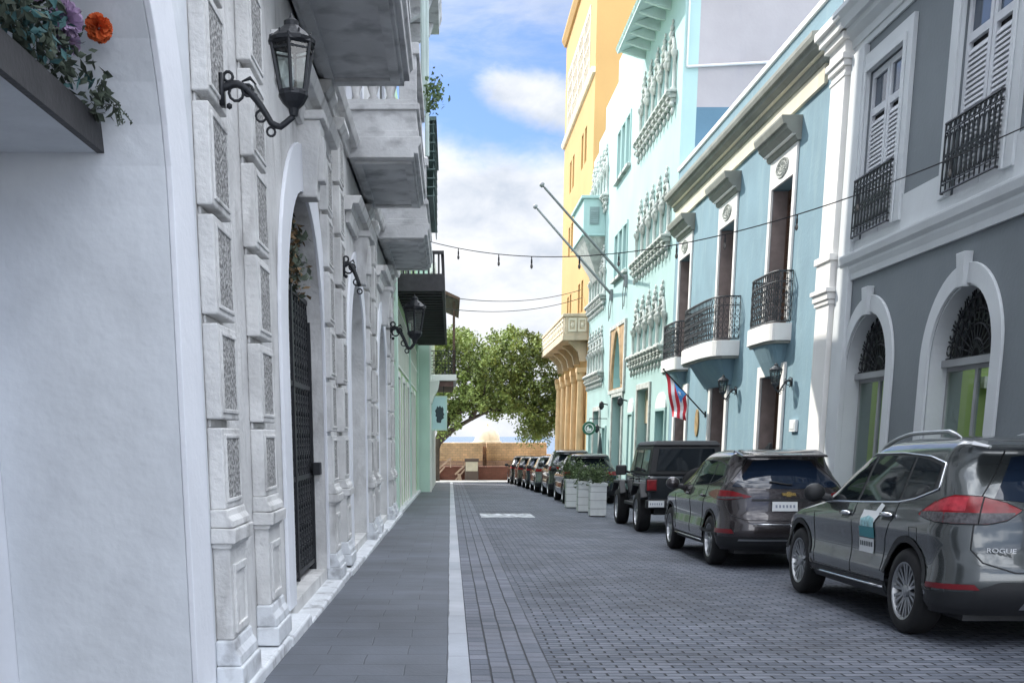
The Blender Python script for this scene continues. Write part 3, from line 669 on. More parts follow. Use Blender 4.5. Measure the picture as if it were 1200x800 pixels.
    for i in range(n + 1):
        y = y0 + (y1 - y0) * i / n; b.tube([(XR - .14, y, 4.84), (XR - .14, y, 5.74)], .011, 4, False)
        if i < n:
            ym = y + (y1 - y0) / n / 2
            for zc, ry in ((5.12, .15), (5.44, .15)): b.ring((XR - .14, ym, zc), (0, 1, 0), (0, 0, 1), .055, .010, 10, 4, ry=ry)
            b.ring((XR - .14, ym, 5.28), (0, 1, 0), (0, 0, 1), .05, .012, 8, 4); b.ring((XR - .14, ym, 5.68), (0, 1, 0), (0, 0, 1), .045, .008, 8, 4)
    b.build('balconet', IRON, fr)
mb = MB(RF); mb.prof(2, 20.75, [(4.17, .001), (4.17, .05), (4.27, .06), (4.36, .09), (4.40, .09), (4.46, .14), (4.56, .16), (4.60, .16), (4.60, .001)]); mb.build('string_course', TRIM, gy, bevel=.008)
mb = MB(RF); segs = [2] + [v for c in reversed(GA) for v in (c - 1.08, c + 1.08)] + [20.75]
for a, b in zip(segs[::2], segs[1::2]):
    if b - a > .05: mb.box(a + .002, b - .002, 4.601, 5.16, .001, .03)
for c in GA: mb.box(c - 1.079, c + 1.079, 4.601, 4.797, .001, .032)
mb.build('dado_band', TRIM, gy)
mb = MB(RF); mb.prof(2, 21.05, [(7.92, .001), (7.92, .04), (8.02, .05), (8.02, .08), (8.14, .10), (8.22, .22), (8.30, .24), (8.30, .32), (8.42, .38), (8.50, .46), (8.58, .46), (8.58, .001)]); mb.build('cornice', TRIM, gy, bevel=.008)
mb = MB(RF); mb.prof(2, 21.1, [(9.25, .001), (9.25, .14), (9.38, .30), (9.5, .34), (9.6, .42), (9.72, .42), (9.72, .001)]); mb.build('parapet_cornice', TRIM, gy, bevel=.01)
mb = MB(RF)
mb.box(20.95, 21.85, -.8, 9.85, -.9, .02); mb.box(21.04, 21.78, -.6, 4.0, .02, .17); mb.box(21.04, 21.78, 4.72, 7.78, .02, .17)
for (v0, v1, e) in ((3.86, 3.94, .03), (3.94, 4.06, .06), (4.06, 4.14, .10), (4.14, 4.60, .03), (4.60, 4.72, .07), (7.62, 7.68, .02), (7.78, 7.88, .05), (7.88, 7.98, .09), (7.98, 8.18, .04), (8.18, 8.30, .12), (8.30, 8.44, .2), (8.44, 8.58, .27)):
    mb.box(21.04 - e, 21.78 + e, v0, v1, .02, .17 + e)
mb.build('corner_pilaster', TRIMW, gy, bevel=.012)
mb = MB(RF); mb.box(20.35, 20.94, -.6, 7.9, .001, .10); mb.build('side_pilaster', TRIM, gy, bevel=.01)
MB().box(XR + 3.6, XR + 3.7, 2.4, 20.6, -.05, 6.0).build('inner_wall', LIME, gy)
for c in GA:
    yp = min(c + 1.72, 20.62)
    MB().box(XR + .52, XR + 3.59, yp, yp + .06, -.05, 4.28).build('partition', LIME, gy)
    FP_ = lambda a, b, q: (XR + a, yp - q, b)
    MB(FP_).plate(uframe(1.45, 2.3, -.04, 2.0, .14), .001, .05).build('inner_door_frame', TRIMW, gy); MB(FP_).box(1.12, 2.6, 2.25, 2.42, .001, .12).build('door_head', TRIMW, gy)
    MB(FP_).box(1.45, 2.3, -.04, 2.0, .001, .02).build('inner_door', WOODB, gy)

# ------------------------------------------------------------------ blue building, right
bb = thing('blue_building', 'sky blue two storey building with three tall balcony doors and a heavy cornice', 'building', (XR, 29, -.5))
BD = [(25.0, .78), (29.75, .78), (34.9, .78)]
U0, U1 = 21.85, 36.55
mb = MB(RF)
gd = [(25.0, .80), (29.85, .80), (34.7, .80)]
hol = [rect(c - h, c + h, 3.80, 6.72) for c, h in BD] + [rect(c - h, c + h, gz(c) + .05, 2.80) for c, h in gd]
mb.plate([rect(U0, U1, -1.2, 9.4)] + hol, -.45, 0); mb.build('wall', BLUE, bb)
shell(RF, U0, U1, -1.2, 9.4, 12, .3, BLUE, bb)
mb = MB(RF); mb.box(U0, U1, 9.401, 9.52, -.5, .05); mb.build('parapet_cap', TRIMW, bb, bevel=.01)
mb = MB(RF); mb.box(U0 + .001, U0 + .28, 8.7, 9.40, .001, .03); mb.build('parapet_pier', BLUE, bb)
mb = MB(RF); mb.box(22.5, 36.5, 7.92, 8.26, .001, .07); mb.build('frieze', CREAM, bb, bevel=.006)
mb = MB(RF); mb.prof(22.25, 36.55, [(8.261, .001), (8.261, .10), (8.32, .14), (8.38, .14), (8.42, .20), (8.48, .32), (8.56, .34), (8.56, .40), (8.64, .43), (8.72, .43), (8.76, .001)]); mb.build('cornice', CORN, bb, bevel=.006)
mb = MB(RF); mb.box(22.3, 36.5, 8.385, 8.415, .13, .21); mb.build('cornice_fillet', CREAM, bb)
for i, (c, h) in enumerate(BD):
    fr = MB(RF); fr.plate([rect(c - h - .17, c + h + .17, 3.78, 7.30), rect(c - h, c + h, 3.77, 6.72)] if False else [[(c - h - .17, 3.9), (c - h, 3.9), (c - h, 6.72), (c + h, 6.72), (c + h, 3.9), (c + h + .17, 3.9), (c + h + .17, 7.30), (c - h - .17, 7.30)]], .001, .05)
    fr = fr.build('door_frame', TRIMW, bb, bevel=.008)
    mb = MB(RF); mb.plate([[(c + .42 * math.cos(t * .2618), 7.01 + .17 * math.sin(t * .2618)) for t in range(24)]], .051, .056); ov = mb.build('oval_vent', CORN, fr)
    mb = MB(RF)
    for t in range(12): a = t * .5236; mb.tube([(c, 7.01, .06), (c + .40 * math.cos(a), 7.01 + .155 * math.sin(a), .06)], .012, 4)
    for q in (.42, .26): mb.ring((c, 7.01, .06), (1, 0, 0), (0, 1, 0), q, .018, 24, 5, ry=q * .42)
    for t in range(10): a = t * .628; mb.ring((c + .33 * math.cos(a), 7.01 + .13 * math.sin(a), .06), (1, 0, 0), (0, 1, 0), .05, .01, 8, 4)
    mb.build('vent_tracery', TRIMT, ov)
    hd = MB(RF); 
    hd.prof(c - h - .28, c + h + .28, [(7.301, .001), (7.301, .08), (7.36, .12), (7.42, .12), (7.42, .18), (7.52, .30), (7.60, .32), (7.60, .38), (7.72, .42), (7.76, .42), (7.76, .001)]); hd.build('hood', CORN, fr, bevel=.006)
    MB(RF).box(c - h - .27, c + h + .27, 7.405, 7.432, .10, .19).build('hood_fillet', TRIMW, fr)
    # panelled reveal and wooden leaves
    for s in (-1, 1):
        MB(RF).box(min(c + s * h, c + s * (h - .02)), max(c + s * h, c + s * (h - .02)), 3.8, 6.70, -.44, -.002).build('reveal_panel', M('grey_brown_wood', (.24, .20, .19), .65, .2, 4), fr)
    d = MB(RF)
    for s0, s1 in ((c - h + .02, c - .01), (c + .01, c + h - .02)):
        d.plate([rect(s0, s1, 3.82, 6.70), rect(s0 + .1, s1 - .1, 3.95, 4.7), rect(s0 + .1, s1 - .1, 4.85, 6.55)], -.36, -.31); louvre(d, s0 + .1, s1 - .1, 4.87, 6.55, -.32, .07, .03); d.box(s0 + .1, s1 - .1, 3.95, 4.7, -.35, -.33)
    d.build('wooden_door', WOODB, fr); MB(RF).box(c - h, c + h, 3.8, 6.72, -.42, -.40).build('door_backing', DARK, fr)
for i, (c, h) in enumerate(gd):
    MB(RF).plate(uframe(c - h, c + h, gz(c) + .05, 2.80, .24), .001, .06).build('door_frame', TRIMW, bb, bevel=.01)
    d = MB(RF); d.box(c - h, c + h, gz(c), 2.8, -.40, -.36); d.plate([rect(c - h, c + h, gz(c), 2.8), rect(c - h + .12, c - .08, .3, 1.1), rect(c - h + .12, c - .08, 1.25, 2.6), rect(c + .08, c + h - .12, .3, 1.1), rect(c + .08, c + h - .12, 1.25, 2.6)], -.36, -.32); d.build('wooden_door', WOODB, bb)
    for s in (-1, 1):
        MB(RF).box(min(c + s * h, c + s * (h - .02)), max(c + s * h, c + s * (h - .02)), gz(c) + .05, 2.79, -.44, -.002).build('reveal_panel', M('grey_brown_wood', (.24, .20, .19)), bb)
def bow(u0, u1, d0, d1, n=14):      # bowed balcony front: plan points (u,w)
    c, L = (u0 + u1) / 2, (u1 - u0) / 2; pts = []
    for i in range(n + 1):
        t = math.pi * i / n; pts.append((c - L * (abs(math.cos(t)) ** .55) * (1 if math.cos(t) >= 0 else -1), d0 + (d1 - d0) * math.sin(t) ** .6))
    return pts
def bowbalcony(u0, u1, dep, zt, thick, bx):
    F3 = lambda p, q, r: (XR - q, p, r)
    pl = [(u0, 0)] + bow(u0, u1, .25, dep) + [(u1, 0)]
    mb = MB(F3); mb.plate([pl], zt - thick, zt); o = mb.build('balcony', TRIMW, bb, bevel=.015)
    p2 = [(u0 + .04, 0)] + bow(u0 + .04, u1 - .04, .22, dep - .05) + [(u1 - .04, 0)]
    MB(F3).plate([p2], zt - thick - .05, zt - thick - .003).build('balcony_moulding', CORN, o)
    mb = MB(F3)
    for b0, b1 in bx:
        mb = MB(F3)
        A = [[(b0 + (1 - s) * .25, 0), *bow(b0 + (1 - s) * .25, b1 - (1 - s) * .25, .1 * s, dep * .75 * s + .05, 10), (b1 - (1 - s) * .25, 0)] for s in (1, .8, .55, .3, .12)]
        zs = [zt - thick - .052, zt - thick - .2, zt - thick - .38, zt - thick - .54, zt - thick - .66]
        V = [[mb.v(p[0], p[1], z) for p in a] for a, z in zip(A, zs)]
        for P, Q in zip(V, V[1:]):
            for i in range(len(P)): mb.face([P[i], P[(i + 1) % len(P)], Q[(i + 1) % len(P)], Q[i]])
        mb.face(V[0]); mb.face(V[-1]); mb.build('balcony_corbel', BLUE, o)
    mb = MB(); pth = [(XR - .02, u0 + .05, zt)] + [(XR - q, p, zt) for p, q in bow(u0 + .05, u1 - .05, .25, dep - .06)] + [(XR - .02, u1 - .05, zt)]
    railing(mb, pth, 1.02, .15, .011); mb.build('balcony_railing', IRONG, o)
bowbalcony(23.8, 25.85, .46, 3.80, .34, [(24.05, 25.6)])
bowbalcony(28.0, 32.2, .72, 3.80, .36, [(28.4, 31.6)])
bowbalcony(33.9, 36.2, .46, 3.80, .34, [(34.2, 35.9)])
# lavender party wall rising behind the blue roof belongs to the turquoise building
for lab, y in (('small white and grey wall lantern beside the nearest blue doorway, left of the white pilaster', 23.55), ('small white and grey wall lantern under the near end of the long bowed balcony', 28.05)):
    wall_lantern(lab, XR, y, 2.62, -.34, .46, mat=IRONG)
mb = MB(RF); mb.box(22.95, 23.35, 1.62, 1.86, .001, .06); mb.box(23.0, 23.3, 1.67, 1.81, .06, .07); tag(mb.build('intercom_box', PAPER, None, bevel=.01), 'small white box on the blue wall left of the white pilaster', 'box')
mb = MB(RF); mb.plate([[(32.3 + .22 * math.cos(t * .3142), 1.9 + .38 * math.sin(t * .3142)) for t in range(20)]], .001, .04); tag(mb.build('wall_plaque', M('bronze_plaque', (.38, .26, .12), .5, .3, 6), None, bevel=.008), 'oval brown plaque on the blue wall between two doorways', 'plaque')
# flag of Puerto Rico on a short slanted pole
fl = thing('flag_on_pole', 'red and white striped flag with blue triangle and white star on a slanted pole', 'flag', (XR, 31.6, 2.2))
Pb, Pt = Vector((XR - .02, 31.3, 2.10)), Vector((XR - 1.15, 31.6, 3.32))
mb = MB(); mb.tube([tuple(Pb), tuple(Pt)], .02, 8); mb.ball(tuple(Pt), .035); mb.tube([tuple(Pb + Vector((.02, 0, -.06))), tuple(Pb + Vector((.02, 0, .1)))], .04, 8); mb.build('flag_pole', IRON, fl)
ax = (Pb - Pt).normalized()
def fpt(s, t, off=0):       # s along the pole 0..1 (hoist), t along the fly, hanging
    h = Pt + ax * (.08 + s * .85)
    dn = Vector((.16, -.12, -1)).normalized()
    p = h + dn * (t * (1.22 - .50 * s)) + Vector((-.10 * s * t, 0, 0))
    n = Vector((.35, .9, -.1)).normalized()
    return tuple(p + n * (.11 * math.sin(t * 9 + s * 4) * (.3 + t) + .05 * math.sin(s * 8 + t * 3) * t + off))
def strip(s0, s1, off, t0=0, n=16, m=3): 
    return [[fpt(s0 + (s1 - s0) * j / m, t0 + (1 - t0) * i / n, off) for j in range(m + 1)] for i in range(n + 1)]
FR = M('flag_red', (.62, .04, .06), .8, .1); FW = M('flag_white', (.82, .82, .84), .8, .04); FB = M('flag_blue', (.10, .34, .72), .8, .08)
for i in range(5):
    mb = MB(); mb.grid(strip(i / 5, (i + 1) / 5, -.004)); mb.grid(strip(i / 5, (i + 1) / 5, .004)); mb.build('flag_stripe', FR if i % 2 == 0 else FW, fl, smooth=True, norm=False)
for off in (-.010, .010):
    mb = MB(); rows = []
    for i in range(9):
        t = .62 * i / 8; hw = .32 * (1 - i / 8); rows.append([fpt(.68 - hw + 2 * hw * j / 8, t * .8, off) for j in range(9)])
    mb.grid(rows); mb.build('flag_triangle', FB, fl, smooth=True, norm=False)
    st = []
    for k in range(10):
        a = math.pi / 2 + k * math.pi / 5; q = .11 if k % 2 == 0 else .045; st.append(fpt(.68 + q * math.cos(a), .2 + q * .75 * math.sin(a), off * 1.5))
    mb = MB(); c = mb.v(*fpt(.68, .2, off * 1.5)); vs = [mb.v(*p) for p in st]
    for k in range(10): mb.face([c, vs[k], vs[(k + 1) % 10]])
    mb.build('flag_star', FW, fl, norm=False)

# ------------------------------------------------------------------ turquoise building, right
tb = thing('turquoise_building', 'tall turquoise building with pointed window arcades, tiled eave and enclosed corner balcony', 'building', (XR, 47, -.8))
T0, T1 = 36.58, 58.7
def ogee(u0, u1, v0, v1, n=7):
    c, h = (u0 + u1) / 2, (u1 - u0) / 2; vs = v1 - h * 1.5; p = [(u0, v0), (u1, v0)]
    for i in range(n + 1): t = i / n; p.append((u1 - h * t ** 1.3, vs + (v1 - vs) * math.sin(t * math.pi / 2) ** .9))
    for i in range(n - 1, -1, -1): t = i / n; p.append((u0 + h * t ** 1.3, vs + (v1 - vs) * math.sin(t * math.pi / 2) ** .9))
    return p
GR = []
for (a, b, n) in ((37.65, 43.95, 5), (52.75, 58.1, 5)):
    for (v0, v1) in ((11.95, 13.55), (7.75, 9.3), (4.4, 5.85)): GR.append((a, b, n, v0, v1))
def lights(g_): 
    a, b, n, v0, v1 = g_; p = (b - a) / n
    return [ogee(a + p * i + .2, a + p * (i + 1) - .2, v0 + .12, v1) for i in range(n)]
SL = [(46.65 + i * 1.2, 47.55 + i * 1.2, v0, v1) for v0, v1 in ((12.0, 13.75), (8.1, 9.75)) for i in range(3)]
GDR = [(37.1, 38.7, 2.35), (40.2, 42.7, 3.2), (43.7, 44.7, 2.35), (46.5, 49.3, 3.15), (51.2, 52.2, 1.9), (53.4, 55.6, 2.7), (56.3, 57.2, 1.9)]
hol = [l for g_ in GR for l in lights(g_)] + [rect(*s) for s in SL] + [rect(a, b, gz(a) + .05, t) for a, b, t in GDR] + [ogee(47.0, 49.4, 3.5, 5.75)]
top = [(T0, -1.8), (T1, -1.8), (T1, 13.5), (56.4, 13.5), (56.4, 15.0), (54.2, 15.0), (54.2, 15.9), (50.5, 15.9), (50.5, 16.7), (44.0, 16.7), (44.0, 15.3), (T0, 15.3)]
mb = MB(RF)
def ztop(u): return 15.3 if u < 44 else 16.7 if u < 50.5 else 15.9 if u < 54.2 else 15.0 if u < 56.4 else 13.5
ub = [T0, 39.5, 44.0, 45.6, 50.5, 52.5, 54.2, 56.0, 56.4, T1]
for pu0, pu1 in ((T0, 44.0), (44.0, 46.4), (46.4, 50.5), (50.5, 52.5), (52.5, 58.3), (58.3, T1)):
    for pz0, pz1 in ((-1.8, 3.3), (3.3, 7.0), (7.0, 11.0), (11.0, None)):
        hs_ = [h for h in hol if min(q[0] for q in h) > pu0 and max(q[0] for q in h) < pu1 and min(q[1] for q in h) > pz0 and max(q[1] for q in h) < (pz1 or 99)]
        if pz1: o_ = rect(pu0, pu1, pz0, pz1)
        elif pu0 == 52.5: o_ = [(52.5, 11), (58.3, 11), (58.3, 14.55), (56.4, 14.55), (56.4, 15.0), (54.2, 15.0), (54.2, 15.9), (52.5, 15.9)]
        elif pu0 == 58.3: o_ = rect(pu0, pu1, 11, 13.5)
        else: o_ = rect(pu0, pu1, 11, ztop(pu0))
        mb.plate([o_] + hs_, -.45, 0)
mb.build('wall', TURQ, tb)
MB(RF).box(T0, T0 + .3, -1.8, 11.25, -14, -.451).build('side_wall', NAVY, tb)
MB(RF).box(T0, T0 + .3, 11.25, 15.3, -14, -.451).build('side_wall', GREYSIDE, tb)
MB(RF).box(T1 - .3, T1, -1.8, 13.5, -14, -.451).build('side_wall', TURQ, tb)
MB(RF).box(T0 + .3, T1 - .3, -1.8, 13.5, -14, -13.7).build('back_wall', TURQ, tb)
MB(RF).box(T0 + .3, T1 - .3, 13.2, 13.45, -13.7, -.451).build('roof', GREYSIDE, tb)
mb = MB(); mb.tube([(XR + .1, T0 - .06, 12.35), (XR + 3.2, T0 - .06, 12.5)], .04, 8); mb.tube([(XR + .1, T0 - .06, 12.35), (XR + .1, T0 - .06, 15.2)], .03, 8); mb.build('conduit', M('pale_pipe', (.6, .6, .6), .5), tb)
mb = MB(RF); mb.plate([[(47.0 - 1.0, 3.3), (50.4, 3.3), (50.4, 6.1), (46.0, 6.1)], [(46.25, 3.45), (50.15, 3.45), (50.15, 5.95), (46.25, 5.95)]], .001, .09); po = mb.build('portal_frame', TRIMT, tb, bevel=.01)
mb = MB(RF); mb.plate([rect(46.25, 50.15, 3.45, 5.95), ogee(47.0, 49.4, 3.5, 5.75)], .002, .05); mb.build('portal_panel', M('tan_relief', (.42, .27, .14), .8, .25, 4, .6, 20), po)
for q in (.16, .34):
    pts = ogee(47.0 - q, 49.4 + q, 3.5, 5.75 + q * .6)[1:] ; MB(RF).tube([(p[0], p[1], .06) for p in pts], .05, 6).build('portal_moulding', M('tan_moulding', (.5, .36, .22), .8, .2, 4), po)
MB(RF).plate([ogee(46.9, 49.5, 3.4, 5.8)], -.4, -.36).build('portal_window', M('teal_door', (.28, .52, .54), .7), po)
SHUT = M('grey_louvres', (.36, .42, .43), .7, .1, 5)
for g_ in GR:
    a, b, n, v0, v1 = g_; p = (b - a) / n
    o = MB(RF); o.box(a - .12, b + .12, v0 - .16, v0 - .02, .001, .24); o.box(a - .05, b + .05, v0 - .30, v0 - .16, .001, .15)
    o.box(a - .2, b + .2, v0 - .02, v0 + .05, .001, .32)
    o = o.build('window_sill', TRIMT, tb, bevel=.01)
    sc_ = MB(RF); m = n * 2
    for i in range(m + 1):
        u = a - .05 + (b - a + .1) * i / m
        sc_.ball((u, v0 - .02, .24), .15, sq=(1, .8, .7)); sc_.ball((u, v0 - .34, .12), .10); sc_.ball((u, v0 - .55, .09), .065, sq=(1, 2.2, 1)); sc_.ball((u + p * .25, v0 - .22, .16), .09)
    sc_.build('sill_ornament', TRIMT, o, smooth=True)
    for i in range(n + 1):
        u = a + p * i; c = MB(RF)
        bl_add2 = [(.10, v0 + .05), (.10, v0 + .14), (.06, v0 + .18), (.055, v1 - .62), (.10, v1 - .56), (.13, v1 - .46), (.13, v1 - .42)]
        rings = [[c.v(u + r * math.cos(6.2832 * k / 8), h, .07 + r * math.sin(6.2832 * k / 8)) for k in range(8)] for r, h in bl_add2]
        for A, B in zip(rings, rings[1:]):
            for k in range(8): c.face([A[k], A[(k + 1) % 8], B[(k + 1) % 8], B[k]])
        c.build('window_column', TRIMT, o, smooth=True)
    for i in range(n):
        l = lights(g_)[i]; c = (l[0][0] + l[1][0]) / 2; h_ = (l[1][0] - l[0][0]) / 2
        tr = MB(RF); pts = [(q[0], q[1], .05) for q in ogee(c - h_ - .08, c + h_ + .08, v1 - .5, v1 + .12)[1:]] ; tr.tube(pts + [(c - h_ - .08, v1 - .5, .05)], .06, 6)
        tr.ball((c, v1 + .22, .08), .12, sq=(1, 1.1, .8)); tr.ball((c, v1 + .42, .07), .085, sq=(1, 1.5, .8)); tr.ball((c, v1 + .60, .05), .05, sq=(1, 1.8, .8))
        for s in (-1, 1): tr.ball((c + s * .14, v1 + .06, .08), .085); tr.ball((c + s * .3, v1 - .2, .08), .08); tr.ball((c + s * .44, v1 - .36, .08), .09)
        tr.build('window_tracery', TRIMT, o, smooth=True)
        sh = MB(RF); sh.plate([rect(c - h_ - .05, c + h_ + .05, v0, v1 + .1)], -.40, -.34); louvre(sh, c - h_, c + h_, v0 + .1, v1, -.29, .12, .05); sh.build('shutter', LOUV, o)
for a, b, v0, v1 in SL:
    f = MB(RF); f.plate([rect(a - .1, b + .1, v0 - .1, v1 + .1), rect(a, b, v0, v1)], .001, .05); f = f.build('window_frame', TURQ, tb)
    s = MB(RF); s.box(a, b, v0, v1, -.26, -.2); louvre(s, a + .05, b - .05, v0, v1, -.15, .12, .05); s.build('shutter', SHUT, f)
    MB(RF).box(a - .25, b + .25, v0 - .22, v0 - .101, .001, .16).build('sill', TRIMT, f, bevel=.01)
for i, (a, b, t) in enumerate(GDR):
    f = MB(RF); f.plate(uframe(a, b, gz(a) + .05, t, .2 if i in (1, 3, 5) else .1), .001, .07); f = f.build('door_frame', TRIMT if i in (1, 3, 5) else TURQ, tb, bevel=.01)
    if i == 1:
        MB(RF).box(a, b, gz(a), 2.0, -.36, -.3).build('door', M('grey_green_door', (.26, .32, .31), .6), f); MB(RF).box(a, b, 2.0, t, -.34, -.26).build('blind', BEIGE, f)
    else: MB(RF).box(a, b, gz(a), t, -.36, -.3).build('door', M('grey_green_door', (.26, .32, .31)) if i in (3, 5) else M('teal_door', (.28, .52, .54)), f)
    if i in (0, 2): MB(RF).plate([[(a - .1 + (b - a + .2) * .5 * (1 - math.cos(math.pi * k / 12)), t + .10 + .5 * math.sin(math.pi * k / 12)) for k in range(13)][::-1]], .001, .06).build('lunette', TRIMW, f)
# enclosed corner balcony on a corbel
mi = MB(RF); mi.box(53.4, 57.6, 10.45, 11.95, .002, 1.0); mi.box(53.3, 57.7, 11.95, 12.08, .002, 1.12); mi.box(53.3, 57.7, 10.36, 10.45, .002, 1.08); mi = mi.build('enclosed_balcony', TURQ, tb, bevel=.02)
c = MB(RF); c.hexa([(54.6, 8.7, .002), (56.4, 8.7, .002), (56.4, 8.7, .15), (54.6, 8.7, .15), (53.4, 10.355, .002), (57.6, 10.355, .002), (57.6, 10.355, 1.0), (53.4, 10.355, 1.0)]); c.build('corbel', TRIMT, mi)
v = MB(lambda p, q, r: (XR - p, 53.4 - r, q)); v.box(.3, .72, 10.85, 11.6, .001, .03); louvre(v, .34, .68, 10.9, 11.55, .05, .09, .03); v.build('vent_grille', M('vent_grey', (.2, .28, .28), .6), mi)
# tiled eave
ev = MB(RF); ev.prof(T0 + .05, 43.9, [(15.30, .002), (14.95, 1.0), (15.06, 1.0), (15.75, -.8), (15.62, -.8)]); ev = ev.build('eave', M('eave_soffit', (.55, .66, .66), .8, .1), tb)
tl = MB(RF)
for i in range(37): u = T0 + .12 + i * .2; tl.tube([(u, 15.07, 1.03), (u, 15.78, -.8)], .085, 6)
tl.build('roof_tiles', M('green_roof_tile', (.30, .42, .38), .6, .3, 4), ev)
for i in range(8):
    u = T0 + .5 + i * .95; MB(RF).prof(u, u + .14, [(14.75, .002), (14.8, .25), (14.98, .85), (15.0, .85), (15.25, .002)]).build('eave_bracket', M('eave_soffit', (.55, .66, .66)), ev)
for i, (y, z, lab) in enumerate(((52.3, 1.9, 'small dark wall lamp on the turquoise wall beside the round green sign'), (45.3, 2.9, 'small dark wall lamp on the turquoise wall right of the portal'), (50.9, 2.9, 'small dark wall lamp on the turquoise wall left of the portal'))):
    t = thing('wall_lamp', lab, 'wall lamp', (XR, y, z)); mb = MB(); mb.tube([(XR, y, z), (XR - .25, y, z + .05)], .03, 6); mb.build('arm', IRON, t); mb = MB(); mb.lathe([(.03, z + .15), (.10, z + .08), (.12, z - .1), (.05, z - .2), (.001, z - .22)], (XR - .28, y, 0), 10); mb.build('lamp_head', IRON, t)
# two bare flagpoles
for (yb, zb, yt, xt, zt, lab) in ((50.4, 7.5, 50.0, 3.67, 10.87, 'bare slanted steel flagpole further from the camera, on the turquoise wall'), (46.4, 7.57, 45.0, 3.55, 10.7, 'bare slanted steel flagpole nearer the camera, on the turquoise wall')):
    t = thing('flagpole', lab, 'flagpole', (XR, yb, zb), 'bare flagpoles on the turquoise building')
    mb = MB(); mb.tube([(XR - .05, yb, zb), (xt, yt, zt)], [.06, .042], 8); mb.build('pole', STEEL, t)
    mb = MB(); d = (Vector((xt, yt, zt)) - Vector((XR, yb, zb))).normalized() * .14; mb.ball((xt + d.x, yt + d.y, zt + d.z), .11); mb.tube([(xt, yt, zt), (xt + d.x, yt + d.y, zt + d.z)], .03); mb.build('finial', STEEL, t, smooth=True)
    mb = MB(); mb.box(XR - .12, XR + .02, yb - .12, yb + .12, zb - .25, zb + .2); mb.tube([(XR - .1, yb, zb - 1.0), (XR - .03, yb, zb)], .02); mb.build('wall_bracket', STEEL, t)
    MB().tube([(XR - .12, yb, zb), (XR - .16, yb - .03, zb - .5), (XR - .14, yb, zb - 1.1)], .02, 5).build('halyard', STEEL, t)
# round hanging sign and folded parasol
rs = thing('round_sign', 'round dark green hanging sign with a white ring on the turquoise wall', 'sign', (XR, 51, 1.9))
fz = lambda a, b, c_: (6.2 + a, 51 - c_, 1.88 + b)
def disc(r, n=28): return [(r * math.cos(6.2832 * i / n), r * math.sin(6.2832 * i / n)) for i in range(n)]
MB(fz).plate([disc(.30)], 0, .08).build('sign_disc', M('sign_green', (.02, .12, .07), .5, 0), rs, bevel=.01)
MB(fz).plate([disc(.20), disc(.165)], .081, .088).build('sign_ring', PAPER, rs)
mb = MB(fz); mb.plate([[(-.11, -.12), (.11, -.12), (.09, .02), (.02, -.02), (-.04, .10), (-.11, .04)]], .081, .087); mb.build('emblem', PAPER, rs)
mb = MB(); mb.tube([(6.2, 50.96, 2.2), (6.2, 50.96, 2.3), (XR, 50.96, 2.3)], .02, 6); mb.build('sign_arm', IRON, rs)
fp = thing('folded_parasol', 'dark folded parasol standing before the turquoise wall', 'parasol', (6.35, 48.2, gz(48)))
zb = gz(48) + .12
mb = MB(); mb.lathe([(.04, zb + .7), (.14, zb + .72), (.17, zb + 1.0), (.12, zb + 1.5), (.06, zb + 2.1), (.02, zb + 2.3), (.001, zb + 2.32)], (6.35, 48.2, 0), 10); mb.build('canopy', M('dark_canvas', (.05, .07, .075), .9, .2, 5), fp, smooth=True)
MB().tube([(6.35, 48.2, zb), (6.35, 48.2, zb + 2.4)], .025, 6).build('pole', IRONG, fp); mb = MB(); mb.lathe([(.001, zb + .1), (.25, zb + .08), (.25, zb), (.001, zb)], (6.35, 48.2, 0), 14); mb.build('base', IRONG, fp)

# ------------------------------------------------------------------ ochre building, right
ob = thing('ochre_building', 'tall ochre building with beige balcony and attached columns at the street end', 'building', (XR, 66, -1.2))
O0, O1 = 58.72, 73.6
OW = [(61.7, 62.6), (63.2, 64.1), (67.6, 68.5), (69.1, 70.0)]
hol = [rect(a, b, v0, v1) for a, b in OW for v0, v1 in ((15.4, 17.1), (11.9, 13.5), (8.0, 9.6))] + [rect(61.2 + 2.75 * i, 63.7 + 2.75 * i, 19.3, 22.3) for i in range(4)] + [rect(60.2, 61.6, -1, 2.0), rect(66, 67.4, -1.1, 2.0)]
MB(RF).plate([rect(O0, O1, -2.2, 24.8)] + hol, -.45, 0).build('wall', ORANGE, ob); shell(RF, O0, O1, -2.2, 24.8, 14, .3, ORANGE, ob)
for a, b in OW:
    for v0, v1 in ((15.4, 17.1), (11.9, 13.5), (8.0, 9.6)):
        f = MB(RF); f.plate([rect(a, b, v0, v1), rect(a + .08, b - .08, v0 + .08, v1 - .08)], -.3, -.2); f.box(a + .4, a + .46, v0, v1, -.28, -.22); f = f.build('window_frame', WOODB, ob); MB(RF).box(a, b, v0, v1, -.34, -.32).build('pane', PANE, f)
for i in range(4):
    a = 61.2 + 2.75 * i; f = MB(RF); f.plate([rect(a - .15, a + 2.65, 19.15, 22.45)] + [rect(a + .1 + .6 * k, a + .6 + .6 * k, 19.4 + .72 * j, 20.02 + .72 * j) for k in range(4) for j in range(4)], -.1, .04); f = f.build('window_grid', M('pale_window_grid', (.66, .58, .46), .7), ob); MB(RF).box(a, a + 2.5, 19.3, 22.3, -.3, -.27).build('pane', PANE, f)
MB(RF).prof(O0, O1 + .1, [(18.7, .001), (18.7, .12), (18.85, .2), (18.95, .2), (18.95, .001)]).build('string_course', CREAM, ob)
MB(RF).prof(O0 - .05, O1 + .1, [(24.4, .001), (24.4, .12), (24.7, .28), (24.85, .28), (24.85, .001)]).build('cornice', ORANGE, ob)
